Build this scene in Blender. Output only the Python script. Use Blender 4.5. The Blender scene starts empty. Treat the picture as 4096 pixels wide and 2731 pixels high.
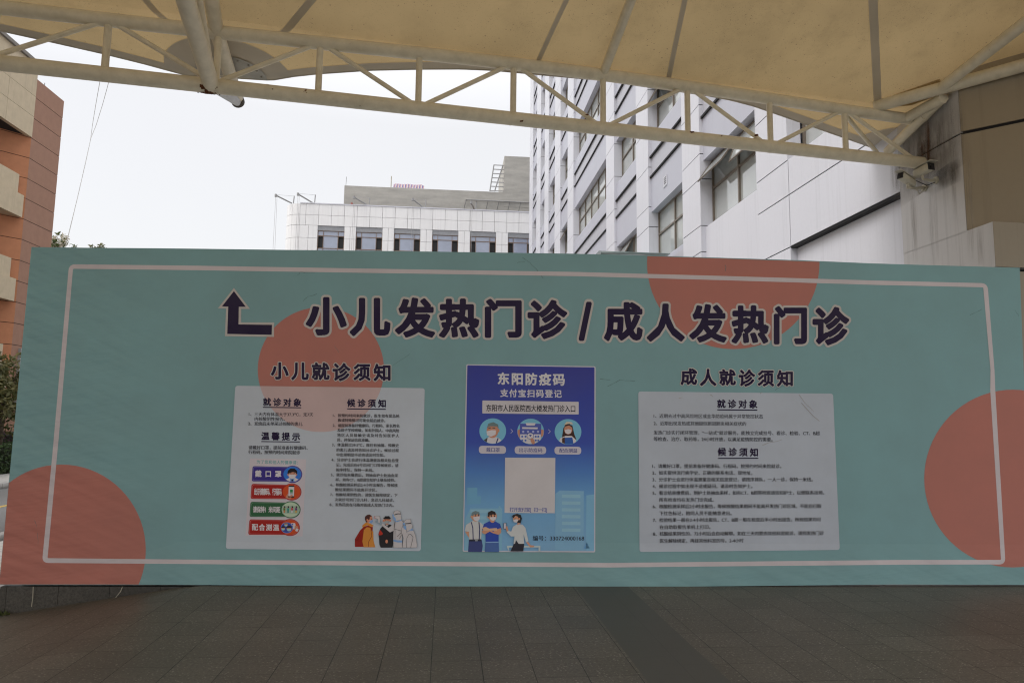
import bpy, math, random
import numpy as np
from mathutils import Matrix, Vector
from mathutils.geometry import tessellate_polygon
random.seed(7)
rng = np.random.default_rng(7)
SC = bpy.context.scene
COL = SC.collection

# ------------------------------------------------------------------ camera
EYE = 1.65
PITCH, ROLL, FPX = 0.111848, 0.0121557, 2730.67
PSI, BETA = -0.0943234, 0.0464467            # heading of the street axis, turn of the hoarding
CX, CY = 2048.0, 1365.5
_f = np.array([0, math.cos(PITCH), math.sin(PITCH)])
_u = np.array([0, -math.sin(PITCH), math.cos(PITCH)])
_r = np.array([1.0, 0, 0])
RT = _r*math.cos(ROLL) + _u*math.sin(ROLL)
UP = -_r*math.sin(ROLL) + _u*math.cos(ROLL)
FW = _f
EYEV = np.array([0, 0, EYE])
cam = bpy.data.cameras.new('camera'); camo = bpy.data.objects.new('camera', cam); COL.objects.link(camo)
camo.matrix_world = Matrix(((RT[0], UP[0], -FW[0], 0), (RT[1], UP[1], -FW[1], 0), (RT[2], UP[2], -FW[2], EYE), (0, 0, 0, 1)))
cam.sensor_width = 36; cam.lens = 24; cam.clip_end = 2000; cam.clip_start = 0.05
SC.camera = camo
# ------------------------------------------------------------------ sky, sun, exposure
W = bpy.data.worlds.new('World'); SC.world = W; W.use_nodes = True
nt = W.node_tree; nt.nodes.clear()
def wn(t, **k):
    n = nt.nodes.new(t)
    for a, b in k.items(): setattr(n, a, b)
    return n
SUN_EL, SUN_AZ = math.radians(58), math.radians(245)
sky = wn('ShaderNodeTexSky', sky_type='NISHITA', sun_disc=False); sky.sun_elevation = SUN_EL; sky.sun_rotation = SUN_AZ
sky.dust_density = 4.0; sky.air_density = 1.0
bg1 = wn('ShaderNodeBackground'); bg1.inputs[1].default_value = 0.05
bg2 = wn('ShaderNodeBackground'); bg2.inputs[1].default_value = 1.0
tc = wn('ShaderNodeTexCoord'); sp = wn('ShaderNodeSeparateXYZ'); rmp = wn('ShaderNodeValToRGB')
nz_ = wn('ShaderNodeTexNoise'); nz_.inputs['Scale'].default_value = 2.2; nz_.inputs['Detail'].default_value = 4
e = rmp.color_ramp.elements                    # overcast cloud: brighter towards the zenith
e[0].position = 0.0; e[0].color = (.80, .78, .755, 1)
e[1].position = 1.0; e[1].color = (2.0, 1.97, 1.95, 1)
x = rmp.color_ramp.elements.new(.70); x.color = (.83, .81, .785, 1)
x = rmp.color_ramp.elements.new(.85); x.color = (1.5, 1.48, 1.46, 1)
mixn = wn('ShaderNodeMixRGB', blend_type='MULTIPLY'); mixn.inputs[0].default_value = .06
add = wn('ShaderNodeAddShader'); out = wn('ShaderNodeOutputWorld')
lk = nt.links.new
lk(tc.outputs['Generated'], sp.inputs[0]); mr = wn('ShaderNodeMapRange'); mr.inputs[1].default_value = -1; mr.inputs[2].default_value = 1; lk(sp.outputs[2], mr.inputs[0]); lk(mr.outputs[0], rmp.inputs[0]); lk(tc.outputs['Generated'], nz_.inputs['Vector'])
lk(rmp.outputs[0], mixn.inputs[1]); lk(nz_.outputs[0], mixn.inputs[2]); lk(mixn.outputs[0], bg2.inputs[0])
lk(sky.outputs[0], bg1.inputs[0]); lk(bg1.outputs[0], add.inputs[0]); lk(bg2.outputs[0], add.inputs[1]); lk(add.outputs[0], out.inputs[0])
sl = bpy.data.lights.new('sun', 'SUN'); sl.energy = 1.1; sl.angle = math.radians(25); sl.color = (1, .97, .93)
so = bpy.data.objects.new('sun', sl); COL.objects.link(so); so.location = (-20, -20, 40)
sd = Vector((math.sin(SUN_AZ)*math.cos(SUN_EL), math.cos(SUN_AZ)*math.cos(SUN_EL), math.sin(SUN_EL)))
so.rotation_euler = sd.to_track_quat('Z', 'Y').to_euler()
SC.view_settings.view_transform = 'Standard'; SC.view_settings.look = 'None'; SC.view_settings.exposure = 0.0
SC.render.engine = 'CYCLES'
SC.cycles.filter_width = 1.15; SC.cycles.max_bounces = 8; SC.cycles.use_denoising = True; SC.cycles.use_adaptive_sampling = False; SC.cycles.sample_clamp_indirect = 3.0

# ------------------------------------------------------------------ geometry of the place
DV = np.array([math.sin(PSI), math.cos(PSI), 0]); NV = np.array([math.cos(PSI), -math.sin(PSI), 0]); ZV = np.array([0, 0, 1.0])
NB = np.array([-math.sin(BETA), math.cos(BETA), 0]); BX = np.array([math.cos(BETA), math.sin(BETA), 0]); CB = 6.97
TD = np.array([0.97647, 0.21565, 0]); TN = np.array([-0.21565, 0.97647, 0]); CT = 8.1591
def ray(x, y): return RT*((x-CX)/FPX) - UP*((y-CY)/FPX) + FW
def on(x, y, n, c):                                  # photo pixel -> point on the plane n.p = c seen from the eye
    d = ray(x, y); return EYEV + d*(c/(d @ n))
def BF(L, s, z): return NV*L + DV*s + ZV*z           # street frame
def lin(c): return tuple(((v/255)/12.92 if v/255 <= .04045 else ((v/255+.055)/1.055)**2.4) for v in c)

# ------------------------------------------------------------------ mesh builder (world coordinates in, one object out)
class MB:
    def __init__(s): s.v = []; s.f = []; s.m = []; s.sm = []
    def add(s, vs, fs, mi=0, smooth=False):
        b = len(s.v); s.v += [tuple(map(float, p)) for p in vs]
        for q in fs: s.f.append(tuple(b+i for i in q)); s.m.append(mi); s.sm.append(smooth)
    def hexa(s, p, mi=0):                            # 8 points: bottom loop, top loop
        s.add(p, [(3,2,1,0),(4,5,6,7),(0,1,5,4),(1,2,6,5),(2,3,7,6),(3,0,4,7)], mi)
    def box(s, F, a0, a1, b0, b1, c0, c1, mi=0):
        s.hexa([F(a0,b0,c0),F(a1,b0,c0),F(a1,b1,c0),F(a0,b1,c0),F(a0,b0,c1),F(a1,b0,c1),F(a1,b1,c1),F(a0,b1,c1)], mi)
    def tube(s, pts, r, n=14, mi=0, caps=True):
        pts = [np.array(p, float) for p in pts]; rs = r if isinstance(r, (list, tuple)) else [r]*len(pts)
        rings = []; up = None
        for i, p in enumerate(pts):
            a = pts[max(i-1, 0)]; b = pts[min(i+1, len(pts)-1)]; t = b-a; t = t/np.linalg.norm(t)
            if up is None:
                up = np.cross(t, [0, 0, 1.0]); 
                if np.linalg.norm(up) < .05: up = np.cross(t, [1.0, 0, 0])
            up = up - t*(up @ t); up = up/np.linalg.norm(up); w = np.cross(t, up)
            rings.append([p + rs[i]*(math.cos(2*math.pi*k/n)*up + math.sin(2*math.pi*k/n)*w) for k in range(n)])
        vs = [q for g in rings for q in g]; fs = []
        for i in range(len(rings)-1):
            for k in range(n): fs.append((i*n+k, i*n+(k+1) % n, (i+1)*n+(k+1) % n, (i+1)*n+k))
        s.add(vs, fs, mi, True)
        if caps:
            s.add(rings[0], [tuple(range(n))[::-1]], mi); s.add(rings[-1], [tuple(range(n))], mi)
    def ngon(s, pts, mi=0):
        t = tessellate_polygon([[Vector(p) for p in pts]])
        s.add(pts, [tuple(q) for q in t], mi)
    def build(s, name, mats, parent=None):
        me = bpy.data.meshes.new(name); o = bpy.data.objects.new(name, me); COL.objects.link(o)
        vs = np.array(s.v)
        if parent is None:
            base = np.array([(vs[:,0].min()+vs[:,0].max())/2, (vs[:,1].min()+vs[:,1].max())/2, vs[:,2].min()])
            M = Matrix.Translation(base); o.matrix_world = M; o['_f'] = [c for row in M for c in row]
        else:
            M = Matrix([parent['_f'][i*4:i*4+4] for i in range(4)]); o.parent = parent; o['_f'] = list(parent['_f'])
        Mi = np.array(M.inverted()); vs = vs @ Mi[:3,:3].T + Mi[:3,3]
        me.from_pydata([tuple(p) for p in vs], [], s.f)
        for m in (mats if isinstance(mats, (list, tuple)) else [mats]): me.materials.append(m)
        me.polygons.foreach_set('material_index', s.m); me.polygons.foreach_set('use_smooth', s.sm); me.update()
        return o
ALL = []
def tag(o, label, cat, group=None, kind=None):
    o['label'] = label; o['category'] = cat
    if group: o['group'] = group
    if kind: o['kind'] = kind
    return o
def thing(name, loc, rz, label, cat, group=None):
    o = bpy.data.objects.new(name, None); COL.objects.link(o); o.empty_display_size = .2
    M = Matrix.Translation(Vector([float(c) for c in loc])) @ Matrix.Rotation(rz, 4, 'Z'); o.matrix_world = M
    o['_f'] = [c for row in M for c in row]
    return tag(o, label, cat, group)
def copy_tree(o, parent=None):
    c = o.copy(); COL.objects.link(c)
    if parent is not None: c.parent = parent
    for ch in list(o.children): copy_tree(ch, c)
    return c

# ------------------------------------------------------------------ materials
class Mat:
    def __init__(s, name):
        s.m = bpy.data.materials.new(name); s.m.use_nodes = True; s.t = s.m.node_tree; s.n = s.t.nodes; s.n.clear()
        s.out = s.n.new('ShaderNodeOutputMaterial'); s.tc = s.n.new('ShaderNodeTexCoord')
    def new(s, t, ins=None, **k):
        q = s.n.new(t)
        for a, b in k.items(): setattr(q, a, b)
        for a, b in (ins or {}).items():
            if isinstance(b, bpy.types.NodeSocket): s.t.links.new(b, q.inputs[a])
            else: q.inputs[a].default_value = b
        return q
    def obj(s): return s.tc.outputs['Object']
    def pos(s): return s.new('ShaderNodeNewGeometry').outputs['Position']
    def mapv(s, v, sc): return s.new('ShaderNodeMapping', {'Vector': v, 'Scale': sc}).outputs[0]
    def noise(s, v, scale, detail=5, rough=.6): return s.new('ShaderNodeTexNoise', {'Vector': v, 'Scale': scale, 'Detail': detail, 'Roughness': rough}).outputs[0]
    def ramp(s, f, stops):
        q = s.new('ShaderNodeValToRGB', {'Fac': f}); el = q.color_ramp.elements
        while len(el) < len(stops): el.new(.5)
        for e_, (p, c) in zip(el, stops): e_.position = p; e_.color = (*c, 1) if len(c) == 3 else c
        return q.outputs[0]
    def mix(s, f, a, b, mode='MIX'):
        d = {}
        for k, v in ((0, f), (1, a), (2, b)): d[k] = (*v, 1) if isinstance(v, tuple) and len(v) == 3 else v
        return s.new('ShaderNodeMixRGB', d, blend_type=mode).outputs[0]
    def math(s, op, a, b=0.0): return s.new('ShaderNodeMath', {0: a, 1: b}, operation=op).outputs[0]
    def bump(s, h, st, dist=.01, normal=None):
        d = {'Height': h, 'Strength': st, 'Distance': dist}
        if normal is not None: d['Normal'] = normal
        return s.new('ShaderNodeBump', d).outputs[0]
    def bsdf(s, col, rough=.6, normal=None, metal=0.0, spec=.5):
        d = {'Base Color': (*col, 1) if isinstance(col, tuple) and len(col) == 3 else col, 'Roughness': rough, 'Metallic': metal, 'Specular IOR Level': spec}
        if normal is not None: d['Normal'] = normal
        q = s.new('ShaderNodeBsdfPrincipled', d); return q
    def end(s, sh): s.t.links.new(sh.outputs[0] if hasattr(sh, 'outputs') else sh, s.out.inputs[0]); return s.m
def plain(name, col, rough=.6, var=.12, scale=6.0, metal=0.0, spec=.4, streak=0.0):
    m = Mat(name); v = m.obj(); n = m.noise(v, scale)
    c = m.mix(m.ramp(n, [(.3, (0, 0, 0)), (.75, (1, 1, 1))]), tuple(x*(1-var) for x in col), tuple(min(1, x*(1+var)) for x in col))
    if streak:
        st = m.noise(m.mapv(v, (5, 5, .25)), 2.0, 6, .7)
        c = m.mix(m.math('MULTIPLY', m.ramp(st, [(.5, (0, 0, 0)), (.8, (1, 1, 1))]), streak), c, tuple(x*.55 for x in col))
    return m.end(m.bsdf(c, rough, m.bump(n, .08, .01), metal, spec))

# printed vinyl: colour, faint dirt, wrinkles towards the edges
PRINT_K = 0.475
_vin = {}
def vinyl(rgb, grad=None, k=None):
    key = (rgb, str(grad))
    if key in _vin: return _vin[key]
    m = Mat('printed_vinyl'); p = m.pos()
    if grad is None: col = tuple(min(.88, c/(k or PRINT_K)) for c in lin(rgb))
    else:
        z = m.new('ShaderNodeSeparateXYZ', {0: p}).outputs[2]
        fz = m.new('ShaderNodeMapRange', {0: z, 1: grad[0], 2: grad[1]}).outputs[0]
        col = m.ramp(fz, [(a, tuple(min(.88, c/PRINT_K) for c in lin(b))) for a, b in grad[2]])
    dirt = m.noise(p, 1.7, 6, .65)
    c = m.mix(m.math('MULTIPLY', m.ramp(dirt, [(.35, (1, 1, 1)), (.7, (0, 0, 0))]), .13), (*col, 1) if isinstance(col, tuple) else col, (.16, .15, .14))
    rotp = m.new('ShaderNodeMapping', {'Vector': p, 'Rotation': (0, .16, 0)}).outputs[0]
    w1 = m.noise(m.mapv(rotp, (.45, .45, 2.6)), 1.3, 4, .55)
    w2 = m.noise(m.mapv(m.new('ShaderNodeMapping', {'Vector': p, 'Rotation': (0, -.4, 0)}).outputs[0], (.9, .9, 5.0)), 1.0, 2, .5)
    xz = m.new('ShaderNodeSeparateXYZ', {0: p})
    ex = m.new('ShaderNodeMapRange', {0: xz.outputs[0], 1: -3.2, 2: -4.9, 3: 0.05, 4: 1.0}).outputs[0]
    ez = m.new('ShaderNodeMapRange', {0: xz.outputs[2], 1: .45, 2: .0, 3: 0.0, 4: .8}).outputs[0]
    amp = m.math('MAXIMUM', ex, ez)
    h = m.math('MULTIPLY', m.math('ADD', w1, w2), amp)
    nrm = m.bump(h, .75, .06, m.bump(m.noise(p, 900, 1), .03, .001))
    b = m.bsdf(c, .45, nrm, 0, .12)
    _vin[key] = m.end(b); return _vin[key]

def tubepaint():
    m = Mat('cream_steel_paint'); p = m.pos(); n = m.noise(p, 9, 6); g = m.noise(p, 2.3, 6, .7)
    c = m.mix(m.ramp(n, [(.3, (0, 0, 0)), (.7, (1, 1, 1))]), (.64, .58, .44), (.76, .69, .53))
    c = m.mix(m.math('MULTIPLY', m.ramp(g, [(.5, (0, 0, 0)), (.75, (1, 1, 1))]), .30), c, (.34, .28, .19))
    ru = m.noise(p, 5.5, 8, .75)
    c = m.mix(m.ramp(ru, [(.67, (0, 0, 0)), (.71, (1, 1, 1))]), c, (.13, .05, .015))
    return m.end(m.bsdf(c, .45, m.bump(n, .1, .004), 0, .4))
TUBE = tubepaint()
def membrane_mat(name, col, trans, spots=1.0):
    m = Mat(name); p = m.pos()
    blotch = m.noise(p, .9, 5, .6)
    c = m.mix(m.ramp(blotch, [(.3, (0, 0, 0)), (.7, (1, 1, 1))]), tuple(x*.85 for x in col), col)
    if spots:
        v = m.new('ShaderNodeTexVoronoi', {'Vector': p, 'Scale': 13.0, 'Randomness': 1.0}); sz = m.noise(p, 1.6, 3)
        thr = m.math('MULTIPLY', sz, .2)
        sp_ = m.math('LESS_THAN', v.outputs['Distance'], m.math('SUBTRACT', thr, .015))
        c = m.mix(m.math('MULTIPLY', sp_, .55), c, (.10, .075, .045))
        v2 = m.new('ShaderNodeTexVoronoi', {'Vector': p, 'Scale': 42.0}); s2 = m.math('LESS_THAN', v2.outputs['Distance'], m.math('MULTIPLY', m.noise(p, 2.7, 4), .32))
        c = m.mix(m.math('MULTIPLY', s2, .40), c, (.12, .09, .05))
        wst = m.noise(m.mapv(p, (1, 1, .5)), 2.6, 8, .75); c = m.mix(m.math('MULTIPLY', m.ramp(wst, [(.50, (0, 0, 0)), (.68, (1, 1, 1))]), .28), c, tuple(x*.5 for x in col))
        lo = m.noise(p, .45, 3); c = m.mix(m.math('MULTIPLY', m.ramp(lo, [(.35, (0, 0, 0)), (.7, (1, 1, 1))]), .25), c, tuple(min(1, x*1.35) for x in col))
    d = m.new('ShaderNodeBsdfDiffuse', {'Color': c}); t = m.new('ShaderNodeBsdfTranslucent', {'Color': c})
    return m.end(m.new('ShaderNodeMixShader', {0: trans, 1: d.outputs[0], 2: t.outputs[0]}))
MEMB = membrane_mat('cream_membrane', (.53, .40, .215), .235)
SEAM = membrane_mat('doubled_membrane', (.62, .56, .45), .16, 0)
PATCH = membrane_mat('reinforced_membrane', (.60, .55, .46), .14, 0)
STEEL = plain('grey_steel', (.33, .33, .33), .5)
DARK = plain('dark_gap', (.015, .015, .017), .8)
def clad(name, col, streak=.35, rough=.38):
    m = Mat(name); v = m.obj(); n = m.noise(v, .55, 4); st = m.noise(m.mapv(v, (6, 6, .16)), 1.6, 6, .7); fine = m.noise(v, 14, 6)
    c = m.mix(n, tuple(x*.93 for x in col), col)
    c = m.mix(m.math('MULTIPLY', m.ramp(st, [(.52, (0, 0, 0)), (.85, (1, 1, 1))]), streak), c, tuple(x*.5 for x in col))
    c = m.mix(m.math('MULTIPLY', m.ramp(fine, [(.45, (0, 0, 0)), (.8, (1, 1, 1))]), .10), c, tuple(x*.6 for x in col))
    return m.end(m.bsdf(c, rough, m.bump(m.noise(v, .9, 2), .06, .05), 0, .5))
WHITE = clad('white_aluminium_panel', (.68, .69, .75))
STAINED = clad('stained_panel', (.60, .59, .59), .75)
FRONTP = clad('shade_toned_front_panel', (.35, .295, .215), .5)  # white cladding turned brown: canopy shade put into the front panels' colour
BLUE = clad('blue_grey_panel', (.49, .50, .575), .18)
BLUED = clad('blue_grey_band', (.48, .485, .54), .3)
BRONZE = plain('bronze_frame', (.19, .16, .13), .4, metal=.2)
def glass(name, col, rough=.04, ior=2.2):
    m = Mat(name); v = m.obj(); n = m.noise(v, .8, 3)
    b = m.bsdf(m.mix(n, tuple(x*.6 for x in col), col), rough, m.bump(n, .03, .05)); b.inputs['IOR'].default_value = ior
    return m.end(b)
GLASS = glass('window_glass', (.52, .55, .54), .04, 2.9)
GLASSB = glass('blue_window_glass', (.34, .39, .52), .05, 2.2)
BLACKGL = plain('dark_room', (.012, .011, .012), .3)
def tilewall():
    m = Mat('white_tile_wall'); v = m.obj(); s_ = m.new('ShaderNodeSeparateXYZ', {0: v})
    c = m.mix(m.noise(v, .5, 4), (.80, .805, .81), (.86, .86, .865))
    st = m.noise(m.mapv(v, (5, 5, .1)), .8, 5)
    c = m.mix(m.math('MULTIPLY', m.ramp(st, [(.5, (0, 0, 0)), (.8, (1, 1, 1))]), .2), c, (.35, .35, .36))
    return m.end(m.bsdf(c, .4, None, 0, .5))
TILEW = tilewall()
def concrete(name, a, b, sc=.5):
    m = Mat(name); v = m.obj()
    h = m.noise(m.mapv(v, (.5, .5, 2.2)), sc*1.6, 8, .7); n2 = m.noise(v, sc*5, 8, .7)
    c = m.mix(m.ramp(h, [(.32, (0, 0, 0)), (.68, (1, 1, 1))]), a, b); c = m.mix(m.math('MULTIPLY', n2, .4), c, tuple(x*.7 for x in a))
    return m.end(m.bsdf(c, .85, m.bump(n2, .3, .05)))
CONC = concrete('raw_concrete', (.36, .35, .325), (.54, .525, .48))
ORANGE = plain('orange_render', (.52, .225, .115), .8, .08, 3, streak=.12)
REDBR = plain('red_brown_render', (.345, .195, .135), .8, .07, 3, streak=.12)
BEIGE = plain('beige_render', (.56, .47, .33), .8, .07, 3, streak=.3)
def granite(name, a, b, sc=60):
    m = Mat(name); v = m.pos(); n = m.noise(v, sc, 6, .8); k = m.noise(v, 1.2, 6, .65)
    c = m.mix(m.ramp(n, [(.35, (0, 0, 0)), (.65, (1, 1, 1))]), a, b)
    c = m.mix(m.math('MULTIPLY', m.ramp(k, [(.4, (0, 0, 0)), (.7, (1, 1, 1))]), .5), c, tuple(x*.6 for x in a))
    return m.end(m.bsdf(c, .55, m.bump(n, .15, .004)))
GRAN = granite('dark_granite', (.05, .047, .04), (.13, .12, .105), 45)
def floor_mat():
    m = Mat('plaza_granite'); v = m.obj(); s_ = m.new('ShaderNodeSeparateXYZ', {0: v})
    fx = m.math('DIVIDE', m.math('ADD', s_.outputs[0], .065), .3375); fy = m.math('DIVIDE', m.math('ADD', s_.outputs[1], .13), .3345)
    stag = m.math('MULTIPLY', m.math('FLOOR', m.math('MULTIPLY', fx, 1/5.0)), .5)
    fy = m.math('ADD', fy, stag)
    jx = m.math('LESS_THAN', m.math('FRACT', fx), .017); jy = m.math('LESS_THAN', m.math('FRACT', fy), .014)
    cell = m.new('ShaderNodeCombineXYZ', {0: m.math('FLOOR', fx), 1: m.math('FLOOR', fy)}).outputs[0]
    wnz = m.new('ShaderNodeTexWhiteNoise', {0: cell}); rv = wnz.outputs[0]
    base = m.mix(rv, (.152, .141, .122), (.217, .201, .175))
    base = m.mix(m.math('MULTIPLY', wnz.outputs[0], .25), base, (.13, .135, .115))
    grain = m.noise(v, 48, 8, .9); base = m.mix(m.ramp(grain, [(.40, (0, 0, 0)), (.60, (1, 1, 1))]), m.mix(.62, base, (.055, .05, .042)), m.mix(.22, base, (.30, .28, .24)))
    fle = m.new('ShaderNodeTexVoronoi', {'Vector': m.mapv(v, (1, 2.2, 1)), 'Scale': 30.0})
    base = m.mix(m.math('MULTIPLY', m.math('LESS_THAN', fle.outputs['Distance'], m.math('MULTIPLY', m.noise(v, 6, 3), .34)), .7), base, (.50, .47, .41))
    st = m.noise(v, .75, 6, .6); base = m.mix(m.math('MULTIPLY', m.ramp(st, [(.42, (0, 0, 0)), (.72, (1, 1, 1))]), .40), base, (.05, .045, .037))
    strip = m.math('MULTIPLY', m.math('GREATER_THAN', s_.outputs[0], 1.312), m.math('LESS_THAN', s_.outputs[0], 1.843))
    dk = m.mix(m.noise(v, 60, 4, .7), (.090, .090, .083), (.118, .116, .105)); base = m.mix(strip, base, dk)
    jn = m.noise(v, 3.1, 4)
    gx = m.math('MULTIPLY', jx, m.ramp(jn, [(.3, (.45,)*3), (.6, (1,)*3)])); gy = m.math('MULTIPLY', jy, m.ramp(jn, [(.40, (.35,)*3), (.60, (1,)*3)]))
    g = m.math('MAXIMUM', gx, gy); g = m.math('MULTIPLY', g, m.math('SUBTRACT', 1.0, m.math('MULTIPLY', strip, .75)))
    base = m.mix(g, base, (.013, .016, .013))
    h = m.math('SUBTRACT', m.math('MULTIPLY', grain, .15), g)
    return m.end(m.bsdf(base, m.mix(st, (.58,)*3, (.42,)*3), m.bump(h, .25, .006), 0, .35))
def paver_mat():
    m = Mat('grey_pavers'); v = m.obj(); br = m.new('ShaderNodeTexBrick', {'Vector': v, 'Color1': (.42, .41, .39, 1), 'Color2': (.50, .49, .47, 1), 'Mortar': (.18, .17, .16, 1), 'Scale': 1.0, 'Mortar Size': .012, 'Brick Width': .5, 'Row Height': .25})
    c = m.mix(m.noise(v, 1.5, 6), br.outputs[0], (.33, .32, .30)); return m.end(m.bsdf(c, .8))
def asphalt_mat():
    m = Mat('asphalt'); v = m.obj(); n = m.noise(v, 70, 4, .8); k = m.noise(v, .6, 5)
    c = m.mix(n, (.14, .14, .14), (.21, .21, .21)); c = m.mix(k, c, (.16, .16, .158)); return m.end(m.bsdf(c, .85, m.bump(n, .2, .005)))
def leaf_mat(name, a, b):
    m = Mat(name); i = m.new('ShaderNodeNewGeometry').outputs['Random Per Island']
    c = m.mix(i, a, b); d = m.bsdf(c, .55); t = m.new('ShaderNodeBsdfTranslucent', {'Color': c})
    return m.end(m.new('ShaderNodeMixShader', {0: .25, 1: d.outputs[0], 2: t.outputs[0]}))
LEAF = leaf_mat('leaves', (.045, .075, .022), (.13, .15, .05)); LEAFY = leaf_mat('olive_leaves', (.07, .085, .025), (.20, .18, .07))
LEAFH = leaf_mat('hedge_leaves', (.02, .045, .015), (.07, .12, .035)); LEAFP = leaf_mat('purple_leaves', (.03, .012, .02), (.08, .035, .045))
BLOSS = leaf_mat('pale_blossom', (.45, .42, .33), (.62, .58, .48))
BARK = plain('bark', (.09, .07, .05), .9, .3, 12)
CREAMW = plain('cream_plastic', (.50, .47, .38), .5, .2); BLACKP = plain('black_plastic', (.02, .02, .022), .35)
RUST = None
def stain_shade_mat(name, col, lo, hi, sc, fade=True):
    m = Mat(name); v = m.pos(); n = m.noise(m.mapv(v, sc), 3.0, 6, .7)
    f = m.ramp(n, [(lo, (0, 0, 0)), (hi, (1, 1, 1))]); g_ = m.new('ShaderNodeSeparateXYZ', {0: m.tc.outputs['Generated']})
    for k in ((1, 2) if fade else ()): u_ = m.math('ABSOLUTE', m.math('SUBTRACT', m.math('MULTIPLY', g_.outputs[k], 2.0), 1.0)); f = m.math('MULTIPLY', f, m.math('SUBTRACT', 1.0, m.math('POWER', u_, 2.0)))
    b = m.bsdf(col, .85); t = m.new('ShaderNodeBsdfTransparent')
    return m.end(m.new('ShaderNodeMixShader', {0: f, 1: t.outputs[0], 2: b.outputs[0]}))
RUST = stain_shade_mat('rust', (.16, .05, .012), .22, .5, (6, 6, 6))
RUSTRUN = stain_shade_mat('rust_run', (.15, .062, .022), .36, .62, (9, 9, .5))
PIERSHADE = stain_shade_mat('painted_pier_shade', (.12, .10, .08), .16, .75, (2, 2, .6))  # shade under the canopy, painted on the upper pier as a dark patch
GRIME = stain_shade_mat('grime_run', (.30, .27, .24), .40, 1.0, (8, 8, .35))

# ------------------------------------------------------------------ ground
GL = -0.29
def rampz(x): 
    t = -3.0 - x
    return 0.0 if t <= 0 else -min(.29, .158*t*(t/(t+.12)))
RZ = -PSI
def structure(o, label, cat='ground'):
    o['kind'] = 'structure'; o['label'] = label; o['category'] = cat; return o
def streetroot(mb, name, mat):                        # structure meshes kept in the street frame so their patterns run along it
    vs = np.array(mb.v); me = bpy.data.meshes.new(name); o = bpy.data.objects.new(name, me); COL.objects.link(o)
    M = Matrix.Rotation(RZ, 4, 'Z'); Mi = np.array(M.inverted())[:3,:3]; o.matrix_world = M; o['_f'] = [c for row in M for c in row]
    me.from_pydata([tuple(p) for p in vs @ Mi.T], [], mb.f); me.materials.append(mat)
    me.polygons.foreach_set('use_smooth', [True]*len(mb.f)); me.update(); return o
def bline(x): return (CB + .02 - NB[0]*x)/NB[1]       # y of the hoarding's foot at x
mb = MB(); mb.add([(-350, -350, GL-.02), (350, -350, GL-.02), (350, 350, GL-.02), (-350, 350, GL-.02)], [(0, 1, 2, 3)])
structure(streetroot(mb, 'ground', paver_mat()), 'grey paved ground beyond the hoarding')
mb = MB(); xs = list(np.arange(-13, -2, .125)) + list(np.arange(-2, 14.1, 1.0)); nys = 9
for i, x_ in enumerate(xs):
    y1 = bline(x_)
    for j in range(nys): mb.v.append((x_, -16 + (y1+16)*j/(nys-1), rampz(x_)))
for i in range(len(xs)-1):
    for j in range(nys-1):
        a = i*nys+j; mb.f.append((a, a+nys, a+nys+1, a+1))
structure(streetroot(mb, 'plaza_floor', floor_mat()), 'dark granite tiled floor in front of the hoarding', 'floor')
mb = MB(); xr = [-4.7, 0, 5, 12]
for x_ in xr: mb.v += [(x_, bline(x_)+.004, 0), (x_, 40, 0)]
for i in range(3): mb.f.append((2*i, 2*i+2, 2*i+3, 2*i+1))
structure(streetroot(mb, 'terrace', paver_mat()), 'raised terrace behind the hoarding', 'floor')
mb = MB(); mb.box(BF, -11.3, -6.95, -40, 130, GL-.05, GL-.012); structure(streetroot(mb, 'road', asphalt_mat()), 'grey asphalt road on the left', 'road')
mb = MB(); mb.box(BF, -9.22, -9.10, -40, 130, GL-.05, GL-.007); structure(streetroot(mb, 'road_line', plain('yellow_paint', (.55, .38, .10), .7, .25, 5)), 'yellow centre line on the road', 'road')
mb = MB(); mb.box(BF, -13.0, -11.3, -40, 130, GL-.05, GL+.12); structure(streetroot(mb, 'pavement', paver_mat()), 'pale pavement beside the road', 'pavement')
mb = MB(); mb.box(BF, -6.95, -6.75, -40, 130, GL-.05, GL+.06); structure(streetroot(mb, 'kerb', plain('kerb_stone', (.30, .29, .28), .8)), 'kerb on the near side of the road', 'kerb')
mb = MB(); mb.box(BF, -21.4, -13.0, -40, 130, GL-.05, GL+.05); structure(streetroot(mb, 'planting_bed', plain('soil', (.05, .04, .03), .95, .3)), 'planting bed behind the hedge', 'ground')

# ------------------------------------------------------------------ hoarding
TOP = [(126,988),(340,991),(619,993),(800,995),(1100,999),(1553,1004),(2000,1010.5),(2300,1015),(2587,1022),(3200,1041),(3500,1054),(3798,1063),(4079,1071)]
BOT = [(4126,2338),(3572,2336),(2919,2343),(2450,2347),(2048,2348.5),(1400,2343),(723,2337.5),(-4,2338)]
hroot = thing('hoarding', BX*.25 + NB*CB, BETA, 'long teal hoarding with coral circles and white framed clinic notices standing across the plaza', 'hoarding')
def B(x, y, lift=0.0): return on(x, y, NB, CB - lift)
OUT = TOP + BOT
mb = MB(); fr = [B(*p) for p in OUT]; bk = [p + NB*.09 for p in fr]; n = len(fr)
mb.ngon(bk); 
for i in range(n): mb.add([fr[i], fr[(i+1) % n], bk[(i+1) % n], bk[i]], [(0, 1, 2, 3)])
mb.build('backing_frame', plain('hoarding_edge', (.28, .36, .36), .5), hroot)
TEAL = (100, 130, 133)
mb = MB(); mb.ngon([B(x, y, .001) for x, y in OUT]); mb.build('banner', vinyl(TEAL), hroot)

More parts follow.
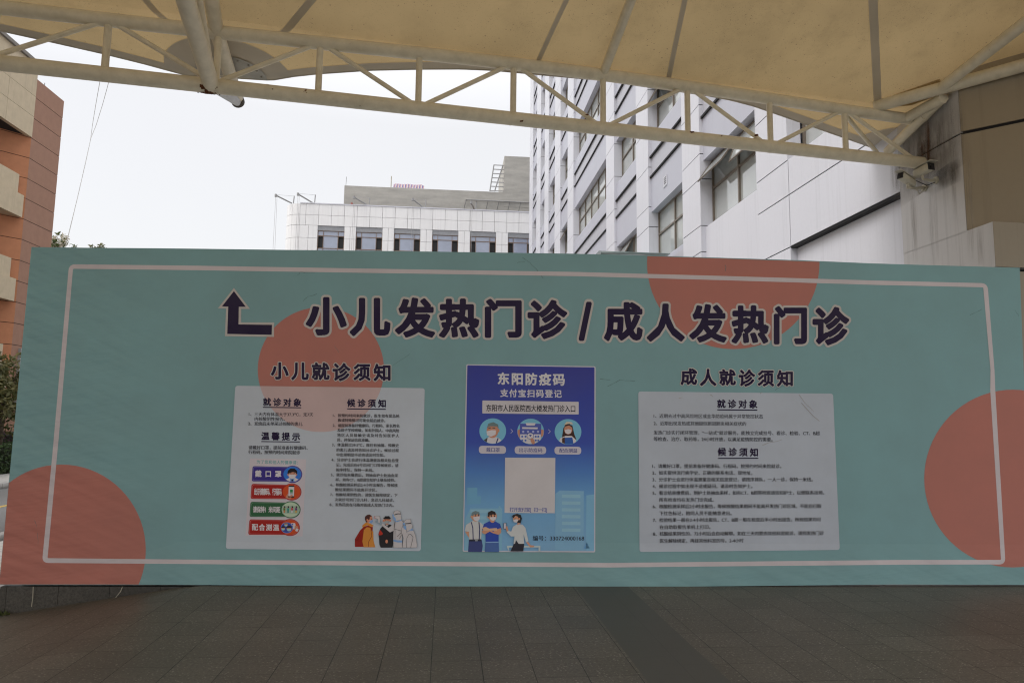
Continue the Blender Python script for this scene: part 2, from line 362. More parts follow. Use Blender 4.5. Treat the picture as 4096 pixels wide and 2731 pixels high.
class Art:                                            # flat print drawn in photo pixels and laid on the hoarding plane
    def __init__(s, xf=(0, 0, 1.0), base=.004): s.mb = MB(); s.cols = []; s.k = 0; s.x0, s.y0, s.sc = xf; s.base = base
    def mi(s, c, grad=None):
        m = vinyl(c, grad)
        if m not in s.cols: s.cols.append(m)
        return s.cols.index(m)
    def P(s, x, y, dl=0.0): return B(s.x0 + x*s.sc, s.y0 + y*s.sc, s.base + s.k*.00035 + dl)
    def poly(s, pts, c, grad=None):
        s.mb.ngon([s.P(*p) for p in pts], s.mi(c, grad)); s.k += 1
    def ell(s, cx, cy, rx, ry, c, a0=0, a1=360, n=40, rot=0):
        cr, sr = math.cos(math.radians(rot)), math.sin(math.radians(rot)); q = []
        for i in range(n + (0 if a1-a0 == 360 else 1)):
            t = math.radians(a0 + (a1-a0)*i/n); u, v = rx*math.cos(t), ry*math.sin(t); q.append((cx+u*cr-v*sr, cy+u*sr+v*cr))
        s.poly(q, c)
    def line(s, pts, w, c):
        for (x0, y0), (x1, y1) in zip(pts[:-1], pts[1:]):
            d = math.hypot(x1-x0, y1-y0) or 1; nx, ny = -(y1-y0)/d*w/2, (x1-x0)/d*w/2
            s.mb.ngon([s.P(x0+nx, y0+ny), s.P(x1+nx, y1+ny), s.P(x1-nx, y1-ny), s.P(x0-nx, y0-ny)], s.mi(c))
        s.k += 1
    def rquad(s, q, r, c, grad=None): s.poly(rounded(q, r), c, grad)
    def build(s, name, parent): return s.mb.build(name, s.cols, parent)
def rounded(q, r, n=6):
    o = []
    for i in range(len(q)):
        p0, p, p1 = np.array(q[i-1], float), np.array(q[i], float), np.array(q[(i+1) % len(q)], float)
        a = p + (p0-p)/np.linalg.norm(p0-p)*r; b = p + (p1-p)/np.linalg.norm(p1-p)*r
        for k in range(n+1):
            t = k/n; w = (1-t)**2*a + 2*t*(1-t)*p + t*t*b; o.append((w[0], w[1]))
    return o
def clip(poly, q):                                    # convex clip
    def inside(p, a, b): return (b[0]-a[0])*(p[1]-a[1]) - (b[1]-a[1])*(p[0]-a[0]) >= 0
    for i in range(len(q)):
        a, b = q[i], q[(i+1) % len(q)]; o = []
        for k in range(len(poly)):
            p, r = poly[k-1], poly[k]; ip, ir = inside(p, a, b), inside(r, a, b)
            if ip != ir:
                d1 = (b[0]-a[0])*(p[1]-a[1])-(b[1]-a[1])*(p[0]-a[0]); d2 = (b[0]-a[0])*(r[1]-a[1])-(b[1]-a[1])*(r[0]-a[0]); t = d1/(d1-d2)
                o.append((p[0]+(r[0]-p[0])*t, p[1]+(r[1]-p[1])*t))
            if ir: o.append(r)
        poly = o
    return poly
def ellpts(cx, cy, rx, ry, n=72): return [(cx+rx*math.cos(2*math.pi*i/n), cy+ry*math.sin(2*math.pi*i/n)) for i in range(n)]

# ---- lettering: the program's own fallback typeface, thickened where the print is bold
_fc = bpy.data.curves.new('letters', 'FONT'); _fc.size = 1; _fc.resolution_u = 3
_fo = bpy.data.objects.new('letters', _fc); COL.objects.link(_fo)
def textmesh(s, f=1.0):
    _fc.body = s; _fc.space_character = f
    bpy.context.view_layer.update(); dg = bpy.context.evaluated_depsgraph_get()
    me = bpy.data.meshes.new_from_object(_fo.evaluated_get(dg))
    v = np.array([p.co[:2] for p in me.vertices]); fs = [tuple(p.vertices) for p in me.polygons]; bpy.data.meshes.remove(me)
    return v, fs
def inkw(s, f): v, _ = textmesh(s, f); return v[:,0].min(), v[:,0].max()
_gl = {}
def bold(ch, r, rows):                                # glyph grown by r (em): list of row strips
    key = (ch, r, rows)
    if key in _gl: return _gl[key]
    v, fs = textmesh(ch); ec = {}
    for q in fs:
        for i in range(len(q)): k = tuple(sorted((q[i], q[(i+1) % len(q)]))); ec[k] = ec.get(k, 0)+1
    ed = np.array([k for k, c in ec.items() if c == 1]); A, C = v[ed[:,0]], v[ed[:,1]]
    lo, hi = v.min(0)-r*1.05, v.max(0)+r*1.05; st = 1.0/rows
    X = np.arange(lo[0], hi[0]+st, st); Y = np.arange(lo[1]+st/2, hi[1], st); gx, gy = np.meshgrid(X, Y); P_ = np.stack([gx.ravel(), gy.ravel()], 1)
    dmin = np.full(len(P_), 9.0); D = C-A; L2 = (D**2).sum(1)+1e-12
    for a, d_, l2 in zip(A, D, L2):
        t = np.clip(((P_-a) @ d_)/l2, 0, 1); dmin = np.minimum(dmin, ((P_-a-t[:,None]*d_)**2).sum(1))
    dmin = np.sqrt(dmin); ins = np.zeros(len(P_), bool)
    for q in fs:
        for k in range(1, len(q)-1):
            a, b, c = v[q[0]], v[q[k]], v[q[k+1]]
            e1 = (b[0]-a[0])*(P_[:,1]-a[1])-(b[1]-a[1])*(P_[:,0]-a[0]); e2 = (c[0]-b[0])*(P_[:,1]-b[1])-(c[1]-b[1])*(P_[:,0]-b[0]); e3 = (a[0]-c[0])*(P_[:,1]-c[1])-(a[1]-c[1])*(P_[:,0]-c[0])
            ins |= ((e1 >= 0) & (e2 >= 0) & (e3 >= 0)) | ((e1 <= 0) & (e2 <= 0) & (e3 <= 0))
    sd_ = np.where(ins, -dmin, dmin) - r; sd_ = sd_.reshape(gx.shape); res = []
    for j, yv in enumerate(Y):
        row = sd_[j]; i = 0; inrun = False
        for i in range(len(X)):
            neg = row[i] < 0
            if neg and not inrun: x0 = X[i] if i == 0 else X[i]-st*row[i]/(row[i]-row[i-1]); inrun = True
            if not neg and inrun: res.append((x0, X[i-1]+st*row[i-1]/(row[i-1]-row[i]), yv-st/2, yv+st/2)); inrun = False
        if inrun: res.append((x0, X[-1], yv-st/2, yv+st/2))
    _gl[key] = (res, v.min(0), v.max(0)); return _gl[key]
def glyph(art, ch, box, c, r, rows, grow=0.0):
    """bold letter fitted into box (x0,x1,y0,y1); grow draws the same letter thicker, as an outline"""
    x0, x1, y0, y1 = box; res, lo, hi = bold(ch, r+grow, rows)
    lo = lo - r; hi = hi + r; sx = (x1-x0)/(hi[0]-lo[0]); sy = (y1-y0)/(hi[1]-lo[1]); mi = art.mi(c)
    if sx > sy*1.9: sx = sy; x0 = (x0+x1)/2 - sx*(hi[0]-lo[0])/2
    if sy > sx*2.2 and ch in '一': sy = sx; y1 = (y0+y1)/2 + sy*(hi[1]-lo[1])/2
    for a, b, p, q in res:
        f = lambda u, w: art.P(x0+(u-lo[0])*sx, y1-(w-lo[1])*sy)
        art.mb.add([f(a, p), f(b, p), f(b, q), f(a, q)], [(0, 1, 2, 3)], mi)
def btext(art, s, x0, x1, y0, y1, em, c, r=.035, rows=44, wide=None):
    """bold line: cells spread evenly from x0 to x1, line centre y0 (left) to y1 (right)"""
    w = wide or em; n = len(s); mi = art.mi(c)
    for i, ch in enumerate(s):
        t = i/max(1, n-1); xc = x0+w/2+(x1-x0-w)*t; yc = y0+(y1-y0)*t
        res, lo, hi = bold(ch, r, rows)
        for a, b, p, q in res:
            f = lambda u, v_: art.P(xc+(u-.5)*w, yc-(v_-.38)*em)
            art.mb.add([f(a, p), f(b, p), f(b, q), f(a, q)], [(0, 1, 2, 3)], mi)
    art.k += 1
def text(art, s, x0, x1, y0, y1, em, c, wgt=.028):
    """regular line of print with its ink from x0 to x1"""
    a1, b1 = inkw(s, 1.0); a2, b2 = inkw(s, 1.3); Wn = (x1-x0)/em
    f = 1.0 if len(s) < 2 else 1.0+.3*(Wn-(b1-a1))/((b2-a2)-(b1-a1)+1e-9)
    v, fs = textmesh(s, min(max(f, .86), 3)); sx = (x1-x0)/(v[:,0].max()-v[:,0].min()); m0 = v[:,0].min(); mi = art.mi(c)
    pts = [art.P(x0+(p[0]-m0)*sx, y0+(y1-y0)*(p[0]-m0)*sx/(x1-x0)-(p[1]-.38)*em) for p in v]
    art.mb.add(pts, fs, mi); art.k += 1
    art.mb.add([art.P(x0+(p[0]-m0)*sx+wgt*em, y0+(y1-y0)*(p[0]-m0)*sx/(x1-x0)-(p[1]-.38)*em) for p in v], fs, mi); art.k += 1

NAVY = (23, 11, 42); PALE = (152, 147, 144); FRAMEC = (162, 155, 158); CORAL = (143, 92, 83)
# circles
inset = [(120,992),(4074,1073),(4120,2335),(-2,2335)]
topcut = [(-500,992),(800,997),(1553,1006.5),(2300,1017.5),(2587,1024.5),(3200,1043.5),(4079,1073.5),(4700,1085),(4700,2900),(-500,2900)]
for cx, cy, rx, ry in ((1283.5,1478,252.5,249),(2933,1052,345,344),(4052,1913,355,355),(245,2199,338,342)):
    a = Art(base=.0022); pg = ellpts(cx, cy, rx, ry)
    if cy < 1300: pg = clip(pg, [(2500,1021.5),(2600,1024.8),(3200,1043.2),(3400,1051.5),(3400,1500),(2500,1500)])
    else: pg = clip(pg, [(126,990),(4079,1073),(4123,2336),(-3,2336)])
    a.poly(pg, CORAL); a.build('circle', hroot)
# border line: rounded frame
a = Art(base=.003)
def path(pts): 
    o = []
    for i in range(len(pts)): o.append(pts[i])
    return o
outer = [(276,1057),(800,1063),(1500,1075),(2316,1088),(2900,1104),(3500,1122),(3950,1133),(3978,1480),(3981,1560),(4022,2256),(3600,2257),(2438,2268),(1500,2261),(700,2254),(168,2250),(211,1800)]
inner = [(292,1075),(800,1081),(1500,1092),(2316,1105),(2900,1121),(3500,1139.5),(3933,1149),(3962,1480),(3961,1560),(4004,2238),(3600,2238),(2438,2250),(1500,2244),(700,2236),(190,2231),(235,1750)]
corn = (0, 6, 9, 14)
def ring(pts, r):
    o = []; n = len(pts)
    for i in range(n):
        if i in corn:
            p0, p, p1 = (np.array(pts[k % n], float) for k in (i-1, i, i+1)); aa = p+(p0-p)/np.linalg.norm(p0-p)*r; bb = p+(p1-p)/np.linalg.norm(p1-p)*r
            for k in range(7): t = k/6; w = (1-t)**2*aa+2*t*(1-t)*p+t*t*bb; o.append(tuple(w))
        else: o.append(pts[i])
    return o
ro, ri = ring(outer, 26), ring(inner, 5); mi = a.mi(FRAMEC); n = len(ro)
for i in range(n): a.mb.add([a.P(*ro[i]), a.P(*ro[(i+1) % n]), a.P(*ri[(i+1) % n]), a.P(*ri[i])], [(0, 1, 2, 3)], mi)
a.build('border_line', hroot)
# bent arrow
zA = (860, 1130, .5952); zB = (2200, 1150, .5527)
a = Art(zA, .0045)
a.poly([(127,36),(235,177),(176,177),(176,268),(398,268),(396,365),(67,360),(74,175),(19,174)], PALE)
a.poly([(127,58),(207,163),(160,163),(158,281),(383,284),(381,351),(82,345),(89,162),(47,160)], NAVY); a.build('arrow', hroot)
# main heading
HEAD = [('小',1223,1387,1188,1341),('儿',1399,1562,1191,1344),('发',1580,1740,1190,1350),('热',1756,1917,1194,1351),('门',1939,2087,1195,1351),('诊',2110,2269,1199,1356),('/',2315,2367,1207,1363),
        ('成',2416,2571,1208,1364),('人',2587,2739,1214,1366),('发',2757,2907,1216,1370),('热',2926,3075,1221,1374),('门',3095,3228,1224,1377),('诊',3250,3397,1227,1381)]
def heading(name, items, r, rows, og):
    a = Art(base=.005)
    for ch, x0, x1, y0, y1 in items:
        glyph(a, ch, (x0, x1, y0, y1), PALE, r, rows, og); a.k = (a.k+1) % 3
    a.k = 6
    for ch, x0, x1, y0, y1 in items: glyph(a, ch, (x0, x1, y0, y1), NAVY, r, rows)
    a.build(name, hroot)
heading('main_heading', HEAD, .042, 150, .055)
def zz(z, l): return [(c, z[0]+a_*z[2], z[0]+b_*z[2], z[1]+p*z[2], z[1]+q*z[2]) for c, a_, b_, p, q in l]
heading('section_heading', zz(zA, [('小',375,495,535,650),('儿',512,630,537,655),('就',650,770,537,655),('诊',790,910,540,662),('须',930,1045,545,660),('知',1065,1180,545,662)]), .036, 90, .05)
heading('section_heading', zz(zB, [('成',945,1065,585,705),('人',1085,1205,588,712),('就',1225,1345,590,708),('诊',1365,1485,592,716),('须',1503,1622,597,715),('知',1642,1758,597,716)]), .036, 90, .05)

# ---- children's notice (left)
zL = (880, 1520, .4463); PANEL = (152, 158, 166); INK = (18, 14, 24)
a = Art(zL, .006); q = [(137,50),(1835,72),(1800,1530),(52,1510)]; a.rquad(q, 26, PANEL)
cpg = [((x-zL[0])/zL[2], (y-zL[1])/zL[2]) for x, y in ellpts(1283.5, 1478, 252.5, 249)]
a.poly(clip(cpg, [(137,51),(1835,73),(1800,1529),(53,1509)]), (158, 138, 137)); nleft = a.build('notice_panel', hroot)
a = Art(zL, .0075)
btext(a, '就诊对象', 384, 731, 195, 200, 74, NAVY); a.poly([(385,238),(728,242),(728,251),(385,247)], NAVY)
btext(a, '温馨提示', 369, 719, 500, 505, 74, NAVY); a.poly([(370,545),(716,549),(716,557),(370,553)], NAVY)
btext(a, '候诊须知', 1138, 1491, 204, 209, 74, NAVY); a.poly([(1140,252),(1486,256),(1486,265),(1140,261)], NAVY)
a.build('notice_heading', nleft)
a = Art(zL, .0075)
for s, x0, x1, y0, y1 in (('1、三天内有体温大于37.3℃，无7天',258,835,303,308),('内核酸阴性报告。',310,580,346,348),('2、发烧后未单采过核酸的患儿',252,738,388,392),('请戴好口罩，提前准备好健康码、',256,785,602,606),('行程码，按预约时间来院就诊',254,718,643,647)):
    text(a, s, x0, x1, y0, y1, 37, INK)
for s, x0, x1, y0, y1 in (('1、按预约时间来院就诊，医生如有紧急抢',1012,1608,315,321),('救或特殊情况可能会延后就诊。',1055,1480,358,362),('2、请提前准备好健康码、行程码、家长姓名',1010,1606,404,409),('及孩子学校班级，如有外国人、中高风险',1052,1606,446,452),('地区人员接触史请及时告知医护人',1050,1605,491,497),('员，并保证信息准确。',1048,1340,534,537),
    ('3、体温超过39.5℃，既往有抽搐、惊厥史',1004,1602,578,584),('的患儿请及时告知分诊护士。候诊过程',1044,1602,624,629),('中出现明显不适也请及时告知。',1044,1475,667,671),('4、分诊护士会进行体温测量及相关信息登',998,1600,712,719),('记，完成后在6号诊间门口等候就诊，请',1040,1598,757,763),('按序排队，保持一米线。',1038,1375,802,805),
    ('5、就诊结束缴费后，到抽血护士处抽血采',993,1595,846,853),('样，如有CT、B超请告知护士联系技师。',1035,1570,890,895),('6、核酸检测采样后2-4小时出报告，等候核',990,1592,935,941),('酸结果期间不能离开诊区。',1032,1405,979,983),('7、核酸结果阴性的，请医生解除绑定，下',987,1590,1023,1030),('次就诊可到门诊儿科、急诊儿科就诊。',1028,1560,1069,1074),('8、发热药房在马路对面成人发热门诊内。',982,1555,1113,1120)):
    text(a, s, x0, x1, y0, y1, 32.5, INK)
a.k = 0; a.build('notice_text', nleft)
a = Art(zL, .0072); a.poly([(268,700),(772,708),(740,1398),(228,1392)], (164,158,164)); 
btext(a, '为了您和他人的健康请：', 327, 722, 731, 738, 35, (80,130,132), .012, 40); a.build('advice_sheet', nleft)
zb = (960, 1820, .2168); WH = (172, 168, 172); SKIN = (160, 112, 92)
def badge(xl, xl2, y0, y1, cx, cy, rx, ry, col, pic, txt, tb, wide, art_fn):
    a = Art(zb, .009)
    def shape(i):
        th = math.asin(min(.98, (y1-y0)/2/ry)); up = [(cx+(rx-i)*math.cos(t), cy+(ry-i)*math.sin(t)) for t in np.linspace(-math.pi+th*.93, math.pi-th*.93, 48)]
        le = rounded([(xl2+i, y1-i), (xl+i, y0+i), (cx-rx*.4, y0+i+6), (cx-rx*.4, y1-i+8)], 40)[0:14]
        return le + up
    a.poly(shape(0), col); a.poly(shape(15), tuple(min(255, int(c*.6+95)) for c in col)); a.poly(shape(19), col)
    a.ell(cx-6, cy, rx*.92, ry*.875, pic)
    btext(a, txt, tb[0], tb[1], tb[2], tb[3], tb[4], WH, .03, 56, wide); art_fn(a, cx-6, cy); a.build('badge', nleft)
def pic1(a, x, y):
    a.poly([(x-120,y+95),(x-45,y+62),(x+50,y+62),(x+118,y+95),(x+60,y+130),(x-60,y+130)], WH); a.poly([(x-38,y+70),(x+38,y+70),(x+36,y+128),(x-38,y+128)], (95,130,170)); a.poly([(x-12,y+95),(x+12,y+95),(x+18,y+128),(x-18,y+128)], (30,30,50))
    a.ell(x, y+5, 76, 78, SKIN); a.ell(x-78, y+5, 14, 22, SKIN); a.ell(x+78, y+5, 14, 22, SKIN)
    a.poly([(x-88,y-18),(x-78,y-70),(x-30,y-108),(x+40,y-106),(x+88,y-66),(x+90,y-18),(x+74,y+2),(x+66,y-30),(x+10,y-42),(x-62,y-22),(x-74,y+2)], (28,24,24))
    a.line([(x-50,y-18),(x-18,y-10)], 8, (40,25,22)); a.line([(x+20,y-10),(x+52,y-18)], 8, (40,25,22))
    a.poly([(x-68,y+4),(x+68,y+4),(x+62,y+48),(x+28,y+80),(x-28,y+80),(x-62,y+48)], WH)
def pic2(a, x, y):
    a.poly([(x-110,y+100),(x-70,y+30),(x+20,y+60),(x-10,y+128),(x-60,y+126)], SKIN); a.rquad([(x-52,y-118),(x+52,y-118),(x+48,y+104),(x-60,y+104)], 12, (32,26,30)); a.poly([(x-52,y-95),(x+50,y-93),(x+46,y+78),(x-58,y+76)], WH)
    a.poly([(x-26,y-44),(x+24,y-44),(x+24,y+10),(x-26,y+10)], (30,110,60)); a.poly([(x-26,y+24),(x+24,y+24),(x+24,y+38),(x-26,y+38)], (40,90,80)); a.ell(x-8, y+76, 34, 16, SKIN, rot=-30)
def pic3(a, x, y):
    a.poly([(x-155,y-68),(x+155,y-66),(x+155,y+68),(x-155,y+66)], (128,148,132))
    for dx, t, l in ((-116,(70,100,40),(165,95,55)),(-46,(40,120,110),(30,100,95)),(26,(160,55,65),WH),(102,(75,50,100),(185,140,50))):
        X = x+dx; a.poly([(X-14,y+6),(X+12,y+6),(X+10,y+58),(X-14,y+60)], l); a.poly([(X-17,y-34),(X+15,y-34),(X+18,y+12),(X-18,y+12)], t); a.ell(X, y-46, 15, 18, SKIN); a.ell(X+4, y-50, 16, 17, (26,22,24)); a.poly([(X-12,y-44),(X-2,y-46),(X-4,y-34),(X-12,y-36)], WH)
def pic4(a, x, y):
    a.ell(x-55, y+6, 112, 100, (60,110,180)); a.ell(x-55, y+6, 100, 88, (48,60,130))
    for dx, dy, s, hc in ((-70,-52,.75,(100,100,100)),(-122,18,.8,(30,26,28)),(-14,22,1.05,(30,24,26))):
        X, Y = x+dx, y+dy; a.ell(X, Y, 42*s, 46*s, SKIN); a.ell(X, Y-14*s, 48*s, 36*s, hc, 180, 360); a.poly([(X-34*s,Y+4*s),(X+34*s,Y+4*s),(X+28*s,Y+40*s),(X-28*s,Y+40*s)], (125,165,170))
    a.poly([(x+82,y-45),(x+160,y-15),(x+120,y+52),(x+78,y+30)], SKIN); a.poly([(x+96,y+60),(x+130,y+10),(x+165,y+35),(x+140,y+80)], WH); a.rquad([(x+20,y-80),(x+100,y-82),(x+108,y-28),(x+24,y-40)], 12, WH); a.poly([(x+32,y-66),(x+62,y-67),(x+62,y-44),(x+32,y-46)], (60,60,140)); a.poly([(x+58,y-40),(x+92,y-38),(x+84,y+34),(x+54,y+26)], WH)
badge(233, 215, 200, 480, 970, 350, 178, 158, (46,36,108), (42,96,170), '戴口罩', (276,766,338,345,128), 125, pic1)
badge(213, 194, 527, 803, 956, 675, 178, 157, (132,24,20), (166,62,26), '出示健康码、行程码', (256,770,668,673,132), 64, pic2)
badge(194, 174, 857, 1134, 940, 1003, 178, 157, (36,78,50), (150,165,145), '请保持1米间距', (236,744,998,1003,122), 76, pic3)
badge(175, 151, 1180, 1464, 925, 1330, 178, 157, (132,24,20), (166,62,26), '配合测温', (216,724,1324,1331,126), 118, pic4)
zi = (1380, 2020, .13605)
a = Art(zi, .009); LN = (42,42,46); WS = (160,156,158); BM = (105,135,185); SK2 = (170,112,88)
# traveller with rucksack
a.poly([(290,990),(440,740),(560,620),(700,590),(820,640),(790,900),(720,1220),(290,1220)], (118,22,14)); a.poly([(620,500),(760,540),(845,595),(790,640),(650,580),(520,650),(505,620),(520,575)], (172,112,45))
a.poly([(555,720),(640,640),(740,650),(790,760),(830,760),(840,1040),(890,1230),(550,1230),(510,1060)], (168,110,46)); a.line([(760,700),(790,900),(690,1080),(690,1220)], 14, (110,40,25)); a.line([(440,860),(370,1020),(290,1020)], 8, (70,12,10))
a.ell(700, 395, 108, 118, SK2); a.poly([(580,400),(590,330),(650,280),(720,268),(795,312),(730,345),(728,400),(690,430),(660,400),(640,420),(660,490),(620,500)], (62,32,30)); a.ell(655, 430, 22, 32, SK2); a.poly([(718,490),(750,440),(815,425),(818,480),(785,525),(735,520)], BM); a.line([(700,425),(748,446)], 9, WS); a.line([(690,485),(722,500)], 9, WS); a.ell(775, 400, 9, 11, (30,25,25))
# man in black
a.poly([(1000,960),(980,840),(1040,680),(1110,610),(1190,555),(1330,560),(1430,640),(1460,800),(1440,1000),(1395,1240),(1050,1240),(1010,1150)], (30,28,32)); a.poly([(1040,720),(1115,830),(1090,870),(990,880),(985,830)], (150,38,26)); a.poly([(1185,560),(1240,620),(1290,555),(1240,580)], WS); a.ell(1235, 540, 40, 30, SK2)
a.ell(1132, 445, 25, 32, SK2); a.ell(1335, 445, 25, 32, SK2); a.ell(1234, 450, 85, 82, SK2); a.poly([(1120,365),(1150,370),(1175,318),(1300,315),(1325,370),(1352,365),(1325,408),(1150,408)], (26,25,28)); a.poly([(1155,470),(1220,448),(1310,462),(1300,510),(1240,548),(1175,520)], (130,135,136)); a.ell(1195, 432, 8, 10, LN); a.ell(1262, 432, 8, 10, LN); a.ell(1225, 1060, 38, 55, SK2)
# two figures in white protective suits
def suit(pts): 
    c = np.mean(pts, 0); a.poly([tuple(c+(np.array(p)-c)*1.0+np.sign(np.array(p)-c)*5) for p in pts], LN); a.poly(pts, WS)
suit([(1430,700),(1470,480),(1650,430),(1730,500),(1670,680),(1680,1000),(1685,1240),(1425,1240),(1420,1030)])
suit([(1100,520),(1280,660),(1440,540),(1440,740),(1320,795),(1065,580)]); a.poly([(1030,420),(1100,530),(1060,590),(960,530),(885,490),(900,450),(960,440),(1000,480)], (120,132,142)); suit([(870,320),(940,310),(1020,315),(1035,420),(1020,520),(985,500),(960,400),(870,375)]); a.line([(870,320),(870,375),(905,385)], 12, (170,80,90))
suit([(1425,230),(1470,165),(1545,150),(1620,185),(1640,260),(1660,420),(1500,460),(1430,300)]); a.line([(1450,280),(1550,248),(1640,250)], 24, LN); a.poly([(1410,330),(1440,315),(1500,390),(1495,455),(1450,450),(1412,400)], BM); a.ell(1415, 290, 22, 36, BM); a.poly([(1470,460),(1570,455),(1660,410),(1668,440),(1560,485),(1475,490)], BM)
a.poly([(1425,1005),(1550,1025),(1680,1030),(1680,1090),(1540,1085),(1420,1055)], BM); a.line([(1475,490),(1440,715),(1480,700),(1655,750)], 9, LN); a.line([(1470,720),(1470,1000)], 8, LN); a.line([(1530,920),(1650,810)], 9, LN); a.line([(1600,980),(1660,870)], 9, LN)
suit([(1805,790),(1920,740),(2010,740),(2070,880),(2115,1160),(2110,1240),(1690,1240),(1720,970),(1670,800),(1670,680),(1700,610),(1790,700)]); suit([(1735,480),(1790,420),(1930,415),(1940,520),(1990,600),(1960,690),(1810,780),(1800,600),(1740,530)]); a.line([(1760,540),(1940,528)], 26, (24,24,26)); a.ell(1735, 545, 38, 34, BM); a.poly([(1705,620),(1770,585),(1805,610),(1800,720),(1750,700)], BM); a.poly([(1810,785),(1900,730),(1970,675),(2012,735),(1910,740)], BM); a.line([(1805,1240),(1820,960),(1870,860),(1930,845),(2000,930),(1990,1000),(1930,1240)], 9, LN)
a.build('illustration', nleft)

# ---- adult notice (right)
zR = (2530, 1540, .43366)
a = Art(zR, .006); a.rquad([(53,58),(1850,78),(1912,1518),(65,1537)], 26, (145,151,160)); nright = a.build('notice_panel', hroot)
a = Art(zR, .0075)
btext(a, '就诊对象', 779, 1154, 171, 176, 80, NAVY); a.poly([(782,222),(1152,225),(1152,235),(782,232)], NAVY)
btext(a, '候诊须知', 784, 1162, 614, 619, 80, NAVY); a.poly([(789,669),(1161,668),(1161,678),(789,679)], NAVY); a.build('notice_heading', nright)
a = Art(zR, .0075)
for s, x0, x1, y0, y1 in (('1、近期去过中高风险地区或金华防疫码属于异常管控状态',195,1203,283,288),('2、近期出现发热或其他疑似新冠肺炎相关症状的',195,1048,351,356),('发热门诊实行闭环管理，“一站式”就诊服务，能独立完成挂号、看诊、检验、CT、B超',195,1727,437,443),('等检查、治疗、取药等，24小时开放，以满足疫情防控的需要。',195,1292,496,500),
    ('1、请戴好口罩，提前准备好健康码、行程码，按预约时间来院就诊。',183,1372,745,746),('2、如实提供流行病学史、正确的联系电话、现地址。',183,1105,807,808),('3、分诊护士会进行体温测量及相关信息登记，请按序排队，一人一诊，保持一米线。',184,1662,869,868),('4、候诊过程中如出现不适或疑问，请及时告知护士。',184,1106,931,930),('5、看诊结束缴费后，到护士处抽血采样，如有CT、B超等检查请告知护士，以便联系技师。',185,1768,993,990),('所有检查均在发热门诊完成。',246,750,1056,1056),
    ('6、核酸检测采样后2小时出报告，等候核酸结果期间不能离开发热门诊区域，不能自行取',187,1742,1117,1113),('下红色标记，陪同人员不能随意进出。',248,915,1180,1179),('7、检验结果一般在2-4小时出报告，CT、B超一般在检查后半小时出报告，所有结果均可',188,1738,1243,1236),('在自助取报告单机上打印。',250,718,1307,1306),('8、核酸结果阴性的，72小时后会自动解绑。如在三天内要去其他科室就诊，请找发热门诊',190,1765,1369,1362),('医生解除绑定，再挂其他科室的号。2-4小时',253,1024,1434,1431)):
    text(a, s, x0, x1, y0, y1, 41, (18,14,24), .02)
a.k = 0; a.build('notice_text', nright)

# ---- registration poster (centre)
zP = (1820, 1430, .5101)
zt, zbm = B(zP[0]+600*zP[2], zP[1]+70*zP[2])[2], B(zP[0]+600*zP[2], zP[1]+1515*zP[2])[2]
G = (zbm, zt, [(0, (104,140,168)), (.25, (92,135,170)), (.42, (66,104,158)), (.58, (50,66,138)), (1, (46,50,118))])
a = Art(zP, .006); a.rquad([(88,52),(1103,68),(1100,1525),(60,1520)], 14, (162,160,168)); a.k += 1; a.rquad([(97,60),(1094,76),(1091,1515),(68,1511)], 8, (1,2,3), G); poster = a.build('poster', hroot)
SKYL = (([(97,1020),(175,1018),(175,1085),(205,1085),(202,1145),(92,1150)], (92,138,166), ()), ([(345,1158),(370,1185),(368,1513),(75,1511),(82,1260),(120,1180),(340,1180)], (106,146,168), [(120,312,y) for y in (1190, 1240, 1290)]), ([(820,1040),(1010,1045),(1008,1514),(785,1514),(788,1066)], (106,144,170), [(838,984,y) for y in range(1072, 1380, 53)]), ([(1030,1078),(1092,1070),(1091,1514),(1026,1514)], (104,146,172), ()), ([(1033,1446),(1058,1495),(1008,1495)], (84,130,170), ()))
for pg, c, bars in SKYL:                              # pale city shapes behind
    a = Art(zP, .0085); a.poly(pg, c)
    for x0, x1, y in bars: a.poly([(x0,y),(x1,y+2),(x1,y+28),(x0,y+26)], (118,154,172))
    a.build('skyline_print', poster)
a = Art(zP, .0095)
btext(a, '东阳防疫码', 331, 864, 164, 172, 98, (172,170,178), .036, 60); btext(a, '支付宝扫码登记', 354, 838, 277, 283, 64, (168,166,176), .03, 50); a.build('poster_title', poster)
a = Art(zP, .009); a.rquad([(215,335),(970,346),(970,445),(214,437)], 6, (162,158,162)); btext(a, '东阳市人民医院西大楼发热门诊入口', 243, 948, 394, 400, 56, (26,24,32), .016, 50, 45); a.build('address_strip', poster)
def disc(cx, cy, fn, col=(98,150,172)):
    a = Art(zP, .009); a.ell(cx, cy, 105, 100, col); fn(a, cx, cy); a.build('picture', poster)
def cl(a, pts, cx, cy, c): a.poly(clip(pts, ellpts(cx, cy, 103, 98, 40)), c)
def d1(a, x, y):
    cl(a, [(x-80,y+110),(x-70,y+70),(x-20,y+40),(x+40,y+50),(x+85,y+85),(x+70,y+110)], x, y, WH); a.line([(x+42,y+55),(x+28,y+95)], 9, (40,45,90)); cl(a, [(x-75,y+75),(x-40,y+50),(x-48,y+95),(x-62,y+90)], x, y, (60,60,62))
    a.ell(x-2, y-2, 46, 56, SKIN); a.ell(x+44, y-5, 9, 14, SKIN); a.poly([(x-46,y-22),(x-36,y-58),(x+5,y-70),(x+42,y-52),(x+46,y-20),(x+34,y-36),(x-20,y-38),(x-40,y-28)], (88,104,106)); a.line([(x-34,y-22),(x-16,y-26)], 7, (60,70,72)); a.line([(x-2,y-26),(x+20,y-22)], 7, (60,70,72)); a.poly([(x-50,y+2),(x-10,y-8),(x+26,y-6),(x+22,y+28),(x-14,y+44),(x-44,y+34)], WH)
